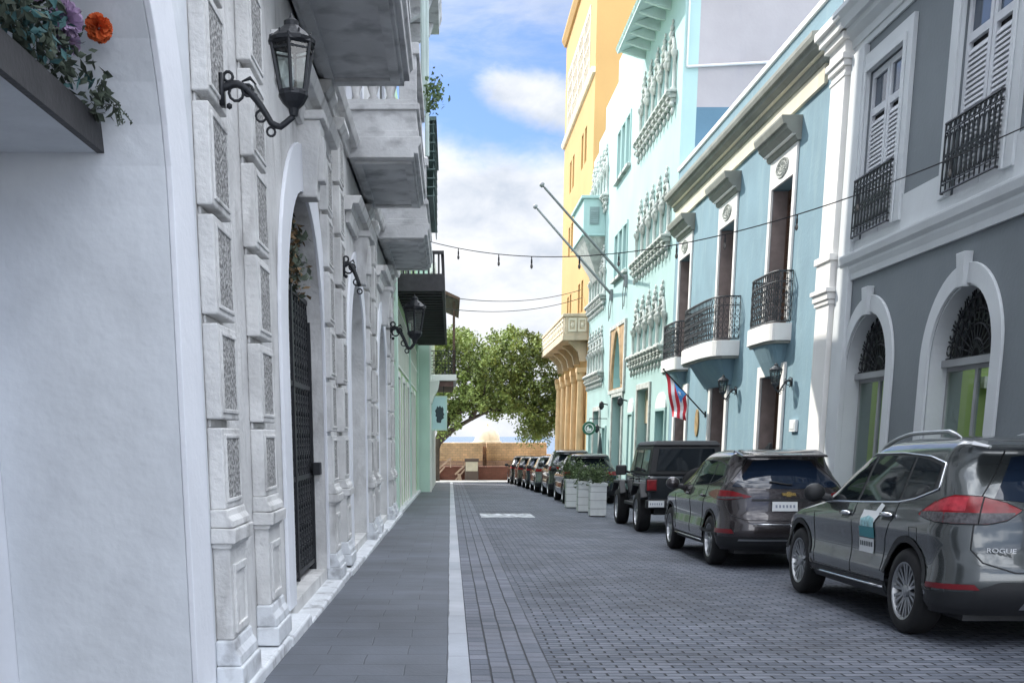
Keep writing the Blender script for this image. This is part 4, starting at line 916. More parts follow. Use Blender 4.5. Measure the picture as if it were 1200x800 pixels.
bl = MB(RF); bl.box(58.9, 72.2, 6.3, 6.55, .002, 1.3); bl.box(58.95, 72.15, 6.55, 7.45, 1.05, 1.22); bl.box(58.95, 59.12, 6.55, 7.45, .002, 1.05); bl.box(71.98, 72.15, 6.55, 7.45, .002, 1.05); bl.box(58.88, 72.22, 7.45, 7.6, .94, 1.3); bl.box(58.88, 59.2, 7.45, 7.6, .002, .94); bl.box(58.94, 72.16, 6.55, 6.68, 1.22, 1.27)
bl = bl.build('balcony', BEIGE, ob, bevel=.02)
pn = MB(RF)
for i in range(14): a = 59.2 + i * .92; pn.plate([rect(a, a + .75, 6.75, 7.38), rect(a + .1, a + .65, 6.85, 7.28)], 1.221, 1.27); pn.ball((a + .375, 7.06, 1.23), .13, sq=(1, 1, .5))
pn.build('balcony_panel', CREAM, bl)
pn = MB(lambda p, q, r: (XR - p, 58.95 - r, q))
for i in range(2): a = .1 + i * .5; pn.plate([rect(a, a + .42, 6.72, 7.38), rect(a + .08, a + .34, 6.82, 7.28)], .001, .04); pn.ball((a + .21, 7.05, .0), .1, sq=(1, 1.6, .5))
pn.build('balcony_end_panel', CREAM, bl)
for i in range(5):
    c = 59.6 + i * 2.95; MB(RF).prof(c - .2, c + .2, [(5.3, .001), (5.3, .32), (5.75, .42), (6.05, .68), (6.2, .92), (6.29, .92), (6.29, .001)]).build('corbel', BEIGE, bl, bevel=.02)
    p = MB(RF); p.prof(c - .34, c + .34, [(-2, .001), (-2, .42), (-.7, .42), (-.6, .36), (-.6, .001)]); 
    rings = [[p.v(c + r * math.cos(6.2832 * k / 12), h, .22 + r * math.sin(6.2832 * k / 12)) for k in range(12)] for r, h in ((.26, -.6), (.28, -.5), (.22, -.4), (.22, 2), (.19, 4.3), (.25, 4.4), (.28, 4.6), (.30, 4.75))]
    for A, B in zip(rings, rings[1:]):
        for k in range(12): p.face([A[k], A[(k + 1) % 12], B[(k + 1) % 12], B[k]])
    p.box(c - .34, c + .34, 4.75, 4.98, .001, .5); p.build('column', M('ochre_column', (.66, .47, .26), .85, .12, 1.5, .2, 15, dirt=.4, dcol=(.35, .22, .12)), ob, smooth=False)
for a in (60.2, 66): MB(RF).box(a, a + 1.4, -1.2, 2.0, -.35, -.3).build('door', WOODB, ob)

# ------------------------------------------------------------------ sea wall, sentry box, low brick wall, stair ramps, lectern
FORT = brickmat('fort_masonry', (.74, .53, .31), (.60, .43, .26), (.5, .37, .24), .34, .17, .025, axes=(R(90), 0, 0), bump=.8, tint=.35, rough=.95)
FORTD = brickmat('shaded_fort_masonry', (.44, .29, .20), (.36, .24, .17), (.28, .2, .15), .45, .22, .03, axes=(R(90), 0, 0), bump=.8, tint=.3, rough=.95)  # darker copy of the wall stone, lower wall's shade put into colour
REDB = brickmat('red_brick', (.23, .085, .06), (.17, .07, .05), (.16, .10, .08), .26, .08, .01, axes=(R(90), 0, 0), bump=.5, tint=.25, rough=.9)
fw = thing('fortress_wall', 'tan masonry sea wall across the end of the street', 'wall', (2, 79, -1.4))
mb = MB(); mb.box(-30, 2.22, 78.2, 80.6, -.12, 1.10); mb.build('parapet', FORT, fw, bevel=.05)
mb = MB(); mb.box(2.5, 6.7, 79.0, 80.6, -.12, 1.10); mb.build('parapet', FORT, fw, bevel=.05)
mb = MB(); mb.box(2.1, 2.52, 79.6, 80.5, -1.6, .85); mb.build('recess', FORTD, fw)
mb = MB(); mb.box(-30, 2.22, 78.0, 80.6, -3, -.121); mb.build('wall_base', FORTD, fw, bevel=.03)
mb = MB(); mb.box(2.5, 30, 78.7, 80.6, -3, -.121); mb.build('wall_base', FORTD, fw, bevel=.03)
MB().box(4.2, 4.45, 78.62, 78.71, -.55, -.15).build('painted_opening', DARK, fw)  # dark block on the face, no hole; its colour holds the opening's shade
mb = MB(); mb.box(6.7, 30, 79.3, 80.5, -.12, .3); mb.build('parapet', FORT, fw, bevel=.05)
gt_ = thing('sentry_box', 'whitewashed domed sentry box on the sea wall', 'sentry box', (2.63, 81.3, -3)); DOM = M('limewash', (.78, .72, .58), .9, .1, 2, .3, 12, dirt=.35, dcol=(.36, .30, .22), dthr=.52)
mb = MB(); mb.lathe([(.001, 2.22), (.25, 2.19), (.5, 2.06), (.72, 1.84), (.86, 1.56), (.90, 1.28), (.90, 1.20)], (2.63, 81.3, 0), 24); mb.build('dome', DOM, gt_, smooth=True)
mb = MB(); mb.lathe([(.90, 1.20), (1.02, 1.18), (1.02, 1.06), (.92, 1.03), (.90, -3)], (2.63, 81.3, 0), 24); mb.build('drum', DOM, gt_)
mb = MB(); mb.lathe([(.10, 2.18), (.13, 2.24), (.05, 2.30), (.09, 2.38), (.001, 2.48)], (2.63, 81.3, 0), 12); mb.build('finial', DOM, gt_)
mb = MB(); mb.box(-20, 30, 75.6, 76.1, -1.7, -.50); mb.box(-20, 30, 75.5, 76.2, -.499, -.44); tag(mb.build('brick_wall', REDB, None, bevel=.02), 'low dark red brick wall in front of the sea wall', 'wall')
for x0, lab in ((-.75, 'left of two sloping masonry ramps by the sea wall'), (.75, 'right of two sloping masonry ramps, next to the lectern panel')):
    mb = MB(); mb.hexa([(x0 - .2, 75.2, -1.5), (x0 + .05, 75.2, -1.5), (x0 + .05, 75.45, -1.5), (x0 - .2, 75.45, -1.5), (x0 - .3, 75.2, -.9), (x0 - .1, 75.2, -.9), (x0 - .1, 75.45, -.9), (x0 - .3, 75.45, -.9)])
    mb.tube([(x0 - .45, 75.3, -.95), (x0 + .75, 75.3, .12)], .08, 4); mb.tube([(x0 - .5, 75.3, -1.42), (x0 + .35, 75.3, -.45)], .07, 4); mb.tube([(x0 + .75, 75.3, .12), (x0 + .75, 75.3, -.5)], .06, 4)
    tag(mb.build('stair_ramp', M('pink_masonry', (.50, .36, .27), .9, .15, 3, .3, 12), None), lab, 'ramp', 'sloping ramps by the sea wall')
lc = thing('lectern_panel', 'information panel in a dark frame before the brick wall', 'panel', (1.35, 75, -1.4))
mb = MB(); mb.box(.95, 1.85, 74.9, 75.15, -1.4, -.35); mb.build('post', M('dark_brown_metal', (.1, .07, .06), .6), lc); mb = MB(); mb.box(1.0, 1.8, 74.86, 74.899, -.72, -.12); mb.build('panel', M('panel_beige', (.55, .50, .40), .6, .1, 4), lc); mb = MB(); mb.box(.93, 1.87, 74.85, 75.16, -.12, .08); mb.build('cap', M('dark_brown_metal', (.1, .07, .06)), lc)

# ------------------------------------------------------------------ cars
class Pch:       # monotone cubic through (x, y) points
    def __init__(s, pts):
        s.x = [p[0] for p in pts]; s.y = [p[1] for p in pts]; n = len(pts)
        h = [s.x[i + 1] - s.x[i] for i in range(n - 1)]; d = [(s.y[i + 1] - s.y[i]) / h[i] for i in range(n - 1)]
        m = [d[0]] + [0 if d[i - 1] * d[i] <= 0 else 2 * d[i - 1] * d[i] / (d[i - 1] + d[i]) for i in range(1, n - 1)] + [d[-1]]
        s.h, s.m = h, m
    def __call__(s, x):
        if x <= s.x[0]: return s.y[0]
        if x >= s.x[-1]: return s.y[-1]
        i = max(k for k in range(len(s.h)) if s.x[k] <= x); t = (x - s.x[i]) / s.h[i]
        return (2 * t**3 - 3 * t * t + 1) * s.y[i] + (t**3 - 2 * t * t + t) * s.h[i] * s.m[i] + (3 * t * t - 2 * t**3) * s.y[i + 1] + (t**3 - t * t) * s.h[i] * s.m[i + 1]
class Car:
    def __init__(s, label, paint, sp, group=None):
        s.root = thing('parked_car', label, 'car', (0, 0, 0), group); s.sp = sp; s.paint = paint
        yr, yf, w = Pch(sp['yr']), Pch(sp['yf']), Pch(sp['w']); p = sp.get('p', 2.7)
        rr, rf = Pch(sp['rr']), Pch(sp['rf']); ra, ax, rt = sp['arch'], sp['axles'], sp['rt']
        sill = sp['sill']; ztop = sp['w'][-1][0]
        zs = sorted({round(sill + (sp['belt'] - sill) * i / 14, 4) for i in range(15)} | {round(sp['belt'] + (ztop - .14 - sp['belt']) * i / 12, 4) for i in range(13)} | {round(ztop - .14 * (1 - i / 12) ** 2, 4) for i in range(13)})
        def arc(y):
            z = sill
            for a in ax:
                if abs(y - a) < ra: z = max(z, rt + math.sqrt(ra * ra - (y - a) ** 2))
            return z
        y0, y1 = yr(.5) + rr(.5), yf(.5) - rf(.5)
        st = {y0, y1}
        for a in ax:
            for i in range(25):
                y = a - ra * math.cos(math.pi * i / 24)
                if y0 < y < y1: st.add(y)
        for i in range(30): st.add(y0 + (y1 - y0) * i / 29)
        st = sorted(st); fr = [(y - y0) / (y1 - y0) for y in st]
        nR, nF = 12, 10; bm = bmesh.new(); sides = []
        for sg in (-1, 1):
            rows = []
            for z in zs:
                a, b, c, d, e = yr(z), yf(z), w(z), rr(z), rf(z); row = []
                for i in range(nR):
                    f = math.pi / 2 * i / nR; row.append((c * math.sin(f) ** (2 / p), a + d * (1 - math.cos(f) ** (2 / p)) , z))
                bl_ = min(1, max(0, (z - .82) / .22)); bl_ = bl_ * bl_ * (3 - 2 * bl_)
                for q in fr:
                    y = (a + d + (b - e - a - d) * q) * bl_ + (y0 + (y1 - y0) * q) * (1 - bl_); zz = max(z, arc(y)); row.append((w(zz) * (1 - .012 * (2 * q - 1) ** 2), y, zz))
                for i in range(nF - 1, -1, -1):
                    f = math.pi / 2 * i / nF; row.append((c * .988 * math.sin(f) ** (2 / p), b - e * (1 - math.cos(f) ** (2 / p)), z))
                rows.append([bm.verts.new((sg * x, y, zz)) for x, y, zz in row])
            for A, B in zip(rows, rows[1:]):
                for i in range(len(A) - 1):
                    q = [A[i], A[i + 1], B[i + 1], B[i]]
                    if len({tuple(round(v_, 5) for v_ in t.co) for t in q}) >= 3: bm.faces.new(q if sg < 0 else q[::-1])
            sides.append(rows[-1])
        L, Rr = sides
        for i in range(len(L) - 1): bm.faces.new([L[i], L[i + 1], Rr[i + 1], Rr[i]])
        bmesh.ops.remove_doubles(bm, verts=bm.verts, dist=.0006); bmesh.ops.dissolve_degenerate(bm, edges=bm.edges, dist=.0005)
        bmesh.ops.recalc_face_normals(bm, faces=bm.faces)
        s.bvh = BVHTree.FromBMesh(bm); me = bpy.data.meshes.new('body'); bm.to_mesh(me); bm.free()
        for q in me.polygons: q.use_smooth = True
        me.materials.append(paint); s.body = bpy.data.objects.new('body', me); COL.objects.link(s.body); s.body.parent = s.root
        s.piv = yr(.8) + 1.0; s.w = w; s.yr = yr; s.yf = yf
        u = MB(); hw = w(.5) - .24; u.box(-hw, hw, yr(.5) + .25, yf(.5) - .25, sill - .06, sp['belt'] - .25); u.build('underbody', PLAS, s.root)
    def hit(s, o, d, off):
        h = s.bvh.ray_cast(Vector(o), Vector(d))
        if h[0] is None:
            h = s.bvh.find_nearest(Vector(o) + Vector(d) * 2.2)
        n = h[1] if h[1].dot(Vector(d)) < 0 else -h[1]
        return h[0] + n * off
    def side(s, y, z, off=.004): return s.hit((-4, y, z), (1, 0, 0), off)
    def rad(s, t, z, off=.004):
        d = Vector((-math.sin(R(t)), -math.cos(R(t)), 0)); return s.hit(Vector((0, s.piv, z)) + d * 5, -d, off)
    def front(s, x, z, off=.004): return s.hit((x, 6, z), (0, -1, 0), off)
    def top(s, x, y, off=.004): return s.hit((x, y, 4), (0, 0, -1), off)
    def patch(s, name, lo, hi, mat, proj=None, off=.004, N=14, Mr=6, mirror=True, parent=None, thick=0):
        proj = proj or s.side
        def samp(pl, t):
            n = len(pl) - 1; k = min(int(t * n), n - 1); f = t * n - k
            return tuple(pl[k][j] + (pl[k + 1][j] - pl[k][j]) * f for j in (0, 1))
        out = None
        for sg in ((1, -1) if mirror else (1,)):
            rows = []
            for i in range(N + 1):
                a, b = samp(lo, i / N), samp(hi, i / N); r = []
                for j in range(Mr + 1):
                    q = proj(a[0] + (b[0] - a[0]) * j / Mr, a[1] + (b[1] - a[1]) * j / Mr, off); r.append((q.x * sg, q.y, q.z))
                rows.append(r)
            m = MB(); m.grid(rows); o = m.build(name, mat, None, smooth=True); o.parent = parent or s.root
            out = out or o
        return out
    def line(s, name, pts, mat, r=.006, proj=None, off=.002, mirror=True, n=6, parent=None, closed=False):
        proj = proj or s.side; P = []
        pp = pts + [pts[0]] if closed else pts
        for a, b in zip(pp, pp[1:]):
            for i in range(n): P.append(proj(a[0] + (b[0] - a[0]) * i / n, a[1] + (b[1] - a[1]) * i / n, off))
        P.append(proj(pp[-1][0], pp[-1][1], off)); o = None
        for sg in ((1, -1) if mirror else (1,)):
            m = MB(); m.tube([(q.x * sg, q.y, q.z) for q in P], r, 5); o = m.build(name, mat, None, smooth=True); o.parent = parent or s.root
        return o
    def wheel(s, x, y, r, wd, spokes=10, twin=True):
        sg = -1 if x < 0 else 1
        wh = thing_part('wheel', s.root)
        m = MB(); pf = [(r * .66, -wd / 2 + .01), (r * .72, -wd / 2), (r * .93, -wd / 2 + .005), (r * .985, -wd / 2 + .03), (r, -wd * .28), (r, wd * .28), (r * .985, wd / 2 - .03), (r * .93, wd / 2 - .005), (r * .72, wd / 2), (r * .66, wd / 2 - .01)]
        m.lathe([(a, b) for a, b in pf], (x, y, r), 32, 'x'); ty = m.build('tyre', RUBBER, None, smooth=True); ty.parent = s.root
        m = MB(); f = x + sg * wd * .36; ff = lambda d: f + sg * d
        m.lathe([(r * .67, f - sg * .02 - x), (r * .68, f + sg * .028 - x), (r * .64, f + sg * .024 - x), (r * .61, f - sg * .03 - x), (r * .6, f - sg * .10 - x)], (x, y, r), 32, 'x')
        for i in range(spokes):
            a = 6.2832 * i / spokes + .2
            for da in ((-.11, .11) if twin else (0,)):
                c0, c1 = a + da * .4, a + da * 1.25; hw = r * (.034 if twin else .07)
                pts = []
                for rad_, ang, dd in ((r * .12, c0, -.005), (r * .63, c1, .012)):
                    for s_ in (-1, 1):
                        yy = rad_ * math.cos(ang) - s_ * hw * math.sin(ang); zz = rad_ * math.sin(ang) + s_ * hw * math.cos(ang); pts.append((yy, zz, dd))
                q = [(ff(d), y + yy, r + zz) for yy, zz, d in (pts[0], pts[1], pts[3], pts[2])]; q0 = [(v[0] - sg * .03, v[1], v[2]) for v in q]
                m.hexa(q0 + q)
        m.lathe([(r * .16, f - sg * .03 - x), (r * .15, f + sg * .012 - x), (r * .08, f + sg * .018 - x), (.001, f + sg * .018 - x)], (x, y, r), 16, 'x')
        o = m.build('rim', ALLOY, None); o.parent = ty
        m = MB(); m.lathe([(r * .62, f - sg * .06 - x), (.001, f - sg * .06 - x)], (x, y, r), 24, 'x'); o2 = m.build('brake_disc', ALLOYD, None); o2.parent = ty
        ty.name = 'wheel'
        return ty
    def wheels(s, **k):
        for a in s.sp['axles']:
            for sg in (-1, 1): s.wheel(sg * (s.w(.5) - s.sp['tw'] / 2 - .015), a, s.sp['rt'], s.sp['tw'], **k)
    def arches(s, mat, wd=.055):
        ra = s.sp['arch']
        for a in s.sp['axles']:
            rows_lo = [(a - (ra + .002) * math.cos(math.pi * i / 24), s.sp['rt'] + (ra + .002) * math.sin(math.pi * i / 24)) for i in range(25)]
            rows_hi = [(a - (ra + wd) * math.cos(math.pi * i / 24), s.sp['rt'] + (ra + wd) * math.sin(math.pi * i / 24)) for i in range(25)]
            s.patch('arch_cladding', rows_lo[2:-2], rows_hi[2:-2], mat, off=.008, N=40, Mr=2)
def thing_part(name, root): return None

CG = glassmat('car_glass', (.010, .014, .018), .03)
CGB = glassmat('car_rear_glass', (.010, .018, .035), .03)
RED = M('tail_lamp_red', (.20, .006, .010), .2, .3, 14); REDD = M('dark_lamp_red', (.16, .01, .015), .3, .1, 5)
CLR = M('clear_lamp', (.07, .065, .07), .2, .5, 30)
def paint(name, col, met=.55): return M(name, col, .24, .03, 3, metal=met, coat=1)
def suv_spec(L0=-2.42, L1=2.45, ht=1.70, hw=.93, ax=(-1.5, 1.5), rt=.37, belt=1.13, sw=0):
    k = ht / 1.70
    return dict(p=2.9, axles=ax, arch=rt + .05, rt=rt, tw=.235, sill=.27, belt=belt,
        yr=[(.27, L0 + .14), (.36, L0 + .05), (.50, L0), (.66, L0 + .01), (.76, L0 + .07), (.90, L0 + .10), (1.05, L0 + .12), (1.16, L0 + .16), (1.30 * k, L0 + .28), (1.48 * k, L0 + .44), (1.56 * k, L0 + .46), (1.60 * k, L0 + .45), (1.64 * k, L0 + .50), (1.67 * k, L0 + .62), (1.688 * k, L0 + .85), (ht, L0 + 1.35)],
        yf=[(.27, L1 - .12), (.45, L1), (.62, L1 - .02), (.80, L1 - .08), (.92, L1 - .32), (1.0, L1 - .8), (1.06, L1 - 1.25), (1.12, L1 - 1.45), (1.3 * k, L1 - 1.80), (1.5 * k, L1 - 2.2), (1.6 * k, L1 - 2.5), (1.66 * k, L1 - 2.85), (1.69 * k, L1 - 3.1), (ht, L1 - 3.35)],
        w=[(.27, hw - .07), (.36, hw - .02), (.52, hw - .005), (.60, hw - .022), (.70, hw - .026), (.84, hw - .010), (.93, hw), (.955, hw - .003), (.985, hw - .024), (1.03, hw - .036), (1.10, hw - .055), (1.16, hw - .085), (1.3 * k, hw - .14), (1.5 * k, hw - .215), (1.59 * k, hw - .255), (1.635 * k, hw - .295), (1.668 * k, hw - .37), (1.688 * k, hw - .52), (ht, hw - .78)],
        rr=[(.27, .42), (.5, .5), (.9, .42), (1.16, .40), (1.5 * k, .34), (ht, .2)], rf=[(.27, .6), (.6, .75), (.9, .8), (1.06, .55), (1.5 * k, .4), (ht, .2)])
def suv_windows(c, k=1.0, chrome=None, sh=0):
    lo1 = [(.92, 1.075), (.4, 1.10), (-.13, 1.115)]; hi1 = [(.80, 1.12), (.38, 1.40 * k), (.02, 1.50 * k), (-.15, 1.515 * k)]
    lo2 = [(-.20, 1.117), (-.7, 1.13), (-1.13, 1.15)]; hi2 = [(-.22, 1.518 * k), (-.7, 1.525 * k), (-1.10, 1.51 * k)]
    lo3 = [(-1.18, 1.155), (-1.45, 1.20), (-1.72, 1.27)]; hi3 = [(-1.15, 1.51 * k), (-1.4, 1.49 * k), (-1.69, 1.44 * k)]
    f = lambda P: [(a + sh, b) for a, b in P]
    # dark pillar band under the panes first
    c.patch('pillar_trim', f([(.98, 1.065), (.4, 1.09), (-.2, 1.105), (-1.15, 1.14), (-1.45, 1.18), (-1.80, 1.27)]), f([(.86, 1.12), (.40, 1.42 * k), (-.1, 1.535 * k), (-.8, 1.54 * k), (-1.4, 1.51 * k), (-1.74, 1.455 * k)]), PLAS, off=.003, N=40, Mr=8)
    for lo, hi in ((lo1, hi1), (lo2, hi2), (lo3, hi3)): c.patch('side_window', f(lo), f(hi), CG, off=.006, N=16, Mr=6)
    if chrome: c.line('window_trim', f([(.98, 1.06), (.4, 1.083), (-.2, 1.098), (-1.15, 1.133), (-1.45, 1.172), (-1.82, 1.265), (-1.76, 1.46 * k), (-1.4, 1.518 * k), (-.8, 1.548 * k), (-.1, 1.543 * k), (.40, 1.428 * k), (.86, 1.12)]), chrome, .009, off=.005, closed=True)

# nearest car
GUN = paint('gunmetal_paint', (.066, .074, .075), .5)
n1 = Car('dark grey sport utility car with a teal and white door sticker, nearest the camera', GUN, suv_spec(-2.46, 2.48, 1.72, .935, (-1.5, 1.5), .375))
suv_windows(n1, 1.012, CHROME)
n1.patch('rear_window', [(-32, 1.20), (-15, 1.165), (0, 1.155), (15, 1.165), (32, 1.20)], [(-27, 1.53), (-15, 1.55), (0, 1.555), (15, 1.55), (27, 1.53)], CGB, n1.rad, .005, 24, 8, mirror=False)
sp_ = MB(); ys = n1.yr(1.64)
sp_.hexa([(-.60, ys - .20, 1.595), (.60, ys - .20, 1.595), (.62, ys + .30, 1.64), (-.62, ys + .30, 1.64), (-.58, ys - .19, 1.625), (.58, ys - .19, 1.625), (.56, ys + .30, 1.69), (-.56, ys + .30, 1.69)]); o = sp_.build('spoiler', GUN, None, bevel=.015); o.parent = n1.root
# tail lamps wrap the corner
lamp_lo = [(72, 1.045), (60, 1.015), (46, 1.0), (33, 1.0), (26, 1.03), (20.5, 1.10)]; lamp_hi = [(72, 1.06), (60, 1.165), (48, 1.225), (37, 1.215), (27, 1.17), (20, 1.115)]
l = n1.patch('tail_lamp', lamp_lo, lamp_hi, RED, n1.rad, .012, 26, 8)
n1.patch('reverse_lens', [(69, 1.042), (60, 1.02), (46, 1.004), (33, 1.004), (26, 1.035), (23, 1.075)], [(69, 1.075), (60, 1.082), (46, 1.085), (33, 1.085), (26, 1.088), (23, 1.09)], CLR, n1.rad, .016, 16, 3)
n1.patch('lamp_upper_lens', [(66, 1.08), (50, 1.10), (42, 1.10)], [(66, 1.10), (50, 1.205), (42, 1.205)], M('lamp_pink', (.34, .025, .038), .22, .3, 22), n1.rad, .015, 12, 4)
n1.line('lamp_seam', [(36.5, 1.005), (36, 1.21)], PLAS, .006, n1.rad, .016)
n1.line('lamp_outline', lamp_lo + lamp_hi[::-1], PLAS, .005, n1.rad, .010, closed=True)
n1.line('hatch_seam', [(31, 1.58), (37, 1.22), (38, 1.0), (38, .80), (33, .70), (21, .625), (0, .62)], PLAS, .006, n1.rad, .001)
n1.patch('rear_bumper_trim', [(84, .27), (60, .27), (30, .27), (0, .27)], [(84, .42), (60, .45), (36, .46), (26, .55), (0, .55)], PLAS, n1.rad, .008, 30, 6)
n1.patch('skid_plate', [(18, .33), (0, .33)], [(16, .40), (0, .40)], ALLOY, n1.rad, .012, 8, 3)
n1.patch('reflector', [(56, .475), (33, .485)], [(56, .515), (35, .525)], REDD, n1.rad, .014, 10, 2)
n1.arches(PLAS, .06)
n1.patch('sill_cladding', [(-1.07, .275), (1.07, .275)], [(-1.07, .41), (1.07, .40)], PLAS, off=.008, N=20, Mr=3)
n1.line('sill_strip', [(-1.05, .36), (1.02, .34)], CHROME, .012, off=.012)
for pts in ([(.98, .95), (1.0, .75), (.92, .42)], [(-.165, 1.11), (-.17, .7), (-.20, .42)], [(-1.16, 1.15), (-1.17, 1.0), (-1.02, .80), (-.98, .5)], [(.92, .42), (-.98, .42)]): n1.line('door_seam', pts, PLAS, .005, off=.0005)
for y, z in ((.02, .985), (-1.02, 1.015)):
    n1.patch('handle_shade_patch', [(y - .12, z - .05), (y + .1, z - .05)], [(y - .12, z + .035), (y + .1, z + .035)], M('recess_shade', (.03, .035, .036), .3, 0, metal=.4), off=.003, N=6, Mr=3)  # no hollow cut: its shade is a darker patch of body paint
    for sg in (-1, 1):
        q = n1.side(y, z, .03); m = MB(); m.tube([(sg * abs(q.x) * .985, y - .13, z), (sg * abs(q.x), y - .11, z + .004), (sg * (abs(q.x) + .008), y, z + .006), (sg * abs(q.x), y + .10, z + .002), (sg * abs(q.x) * .985, y + .12, z)], [.012, .020, .022, .020, .012], 8); m.build('door_handle', CHROME, None, smooth=True).parent = n1.root
def mirror_(c, y, z, mat):
    for sg in (-1, 1):
        x = c.w(z) + .10; m = MB(); m.ball((sg * (x + .02), y, z + .06), .13, 12, sq=(.95, .62, .82)); o = m.build('side_mirror', mat, None, smooth=True, sub=1); o.parent = c.root
        m = MB(); m.tube([(sg * (x - .14), y - .01, z - .0), (sg * (x - .02), y, z + .03)], [.05, .04], 8); m.build('mirror_arm', PLAS, None).parent = o
mirror_(n1, .80, 1.10, PLAS)
for sg in (-1, 1):
    m = MB(); P = []
    for i in range(17):
        y = .28 - 1.85 * i / 16; q = n1.top(-.56 + .02 * (i / 16), y, 0); P.append((sg * abs(q.x), y, q.z + .062 * min(1, math.sin(math.pi * (i + .15) / 16.3) * 2.6) - .005))
    m.tube(P, [.012] + [.02] * 15 + [.012], 8); m.build('roof_rail', ALLOY, None, smooth=True).parent = n1.root
# door sticker in three bands with dark marks
STT = M('sticker_teal', (.03, .26, .30), .4, .05)
n1.patch('sticker_top', [(-.76, .885), (-.42, .885)], [(-.76, 1.035), (-.55, 1.035), (-.42, 1.035)], PAPER, off=.008, N=8, Mr=4, mirror=False)
n1.patch('sticker_flare', [(-.90, 1.09), (-.78, .93)], [(-.80, 1.11), (-.70, 1.0)], PAPER, off=.009, N=6, Mr=3, mirror=False)
n1.patch('sticker_picture', [(-.77, .885), (-.44, .885)], [(-.77, .96), (-.60, .985), (-.44, .95)], M('sticker_aqua', (.30, .55, .58), .4, .35, 25), off=.0095, N=10, Mr=4, mirror=False)
n1.patch('sticker_band', [(-.78, .785), (-.40, .785)], [(-.78, .883), (-.40, .883)], STT, off=.008, N=8, Mr=3, mirror=False)
n1.patch('sticker_base', [(-.77, .64), (-.40, .64)], [(-.77, .775), (-.40, .775)], PAPER, off=.008, N=8, Mr=3, mirror=False)
for j in range(7):
    y = -.735 + j * .047; n1.patch('sticker_mark', [(y, .70), (y + .03, .70)], [(y, .745), (y + .03, .745)], M('ink', (.05, .07, .08), .5), off=.0105, N=2, Mr=2, mirror=False)
n1.line('rear_wiper', [(-4, 1.20), (16, 1.235)], PLAS, .012, n1.rad, .018, mirror=False)
n1.line('fuel_flap_seam', [(-1.72, .80), (-1.72, .94), (-1.56, .94), (-1.56, .80)], PLAS, .003, off=.0005, mirror=False, closed=True)
n1.line('shoulder_seam', [(-1.95, .62), (-1.9, .66)], PLAS, .003, off=.0005)
n1.wheels(spokes=10)
bd = n1.rad(13, .80, .006)
text('model_lettering', 'ROGUE', .052, ALLOY, tuple(n1.rad(32.5, .795, .005)), (R(86), 0, R(-24)), None, .004, 1.25, 'LEFT').parent = n1.root
m = MB(); e = n1.rad(0, .93, .008); m.ring(e, (1, 0, 0), (0, 0, 1), .062, .011, 20, 6); m.build('round_emblem', CHROME, None, smooth=True).parent = n1.root; m = MB(); m.box(e.x - .075, e.x + .075, e.y - .012, e.y + .004, e.z - .014, e.z + .014); m.build('emblem_bar', CHROME, None).parent = n1.root
n1.patch('number_plate', [(-9, .68), (9, .68)], [(-9, .83), (9, .83)], PAPER, n1.rad, .012, 8, 2, mirror=False)
n1.root.location = (4.905, 11.24, gz(11.24)); n1.root.rotation_euler = (R(-1.03), 0, 0)

# second car
BRN = paint('brown_black_paint', (.046, .039, .041), .45)
n2 = Car('brownish black sport utility car second in the row, gold emblem on its hatch', BRN, suv_spec(-2.36, 2.42, 1.655, .905, (-1.46, 1.46), .355, 1.10))
suv_windows(n2, .972, None)
n2.patch('rear_window', [(-42, 1.13), (-15, 1.105), (0, 1.10), (15, 1.105), (42, 1.13)], [(-34, 1.475), (-15, 1.50), (0, 1.505), (15, 1.50), (34, 1.475)], CGB, n2.rad, .005, 24, 8, mirror=False)
ys = n2.yr(1.56); m = MB(); m.hexa([(-.60, ys - .14, 1.53), (.60, ys - .14, 1.53), (.62, ys + .35, 1.575), (-.62, ys + .35, 1.575), (-.58, ys - .13, 1.56), (.58, ys - .13, 1.56), (.59, ys + .35, 1.635), (-.59, ys + .35, 1.635)]); m.build('spoiler', BRN, None, bevel=.015).parent = n2.root
n2.patch('tail_lamp', [(84, 1.0), (60, .955), (42, .95), (29, .985)], [(84, 1.03), (62, 1.085), (42, 1.075), (27, 1.0)], RED, n2.rad, .012, 20, 6)
n2.patch('lamp_lower_lens', [(58, .962), (44, .957), (33, .975)], [(58, .995), (44, .995), (33, .995)], CLR, n2.rad, .016, 10, 2)
n2.patch('hatch_band', [(27, .935), (0, .935)], [(27, .965), (0, .965)], PLAS, n2.rad, .008, 14, 2)
n2.line('hatch_seam', [(40, 1.52), (47, 1.10), (46, .9), (40, .74), (28, .68), (0, .68)], PLAS, .006, n2.rad, .001)
n2.patch('rear_bumper_trim', [(88, .27), (60, .27), (30, .27), (0, .27)], [(88, .42), (60, .45), (30, .45), (0, .45)], PLAS, n2.rad, .008, 30, 6)
n2.patch('bumper_strip', [(34, .40), (0, .40)], [(33, .425), (0, .425)], ALLOY, n2.rad, .013, 10, 2)
n2.patch('reflector', [(64, .50), (36, .50)], [(64, .56), (38, .555)], REDD, n2.rad, .012, 10, 2)
n2.line('bumper_chrome', [(24, .625), (-24, .625)], CHROME, .008, n2.rad, .006, mirror=False)
n2.patch('number_plate', [(-8, .80), (12, .80)], [(-8, .93), (12, .93)], PAPER, n2.rad, .014, 8, 2, mirror=False)
for k in range(6): n2.patch('plate_mark', [(-6 + k * 2.8, .845), (-4.6 + k * 2.8, .845)], [(-6 + k * 2.8, .885), (-4.4 + k * 2.8, .885)], M('faded_ink', (.28, .31, .38)), n2.rad, .017, 2, 2, mirror=False)
e = n2.rad(-1, 1.03, .01); GOLD = M('gold_emblem', (.75, .52, .18), .25, 0, metal=.8)
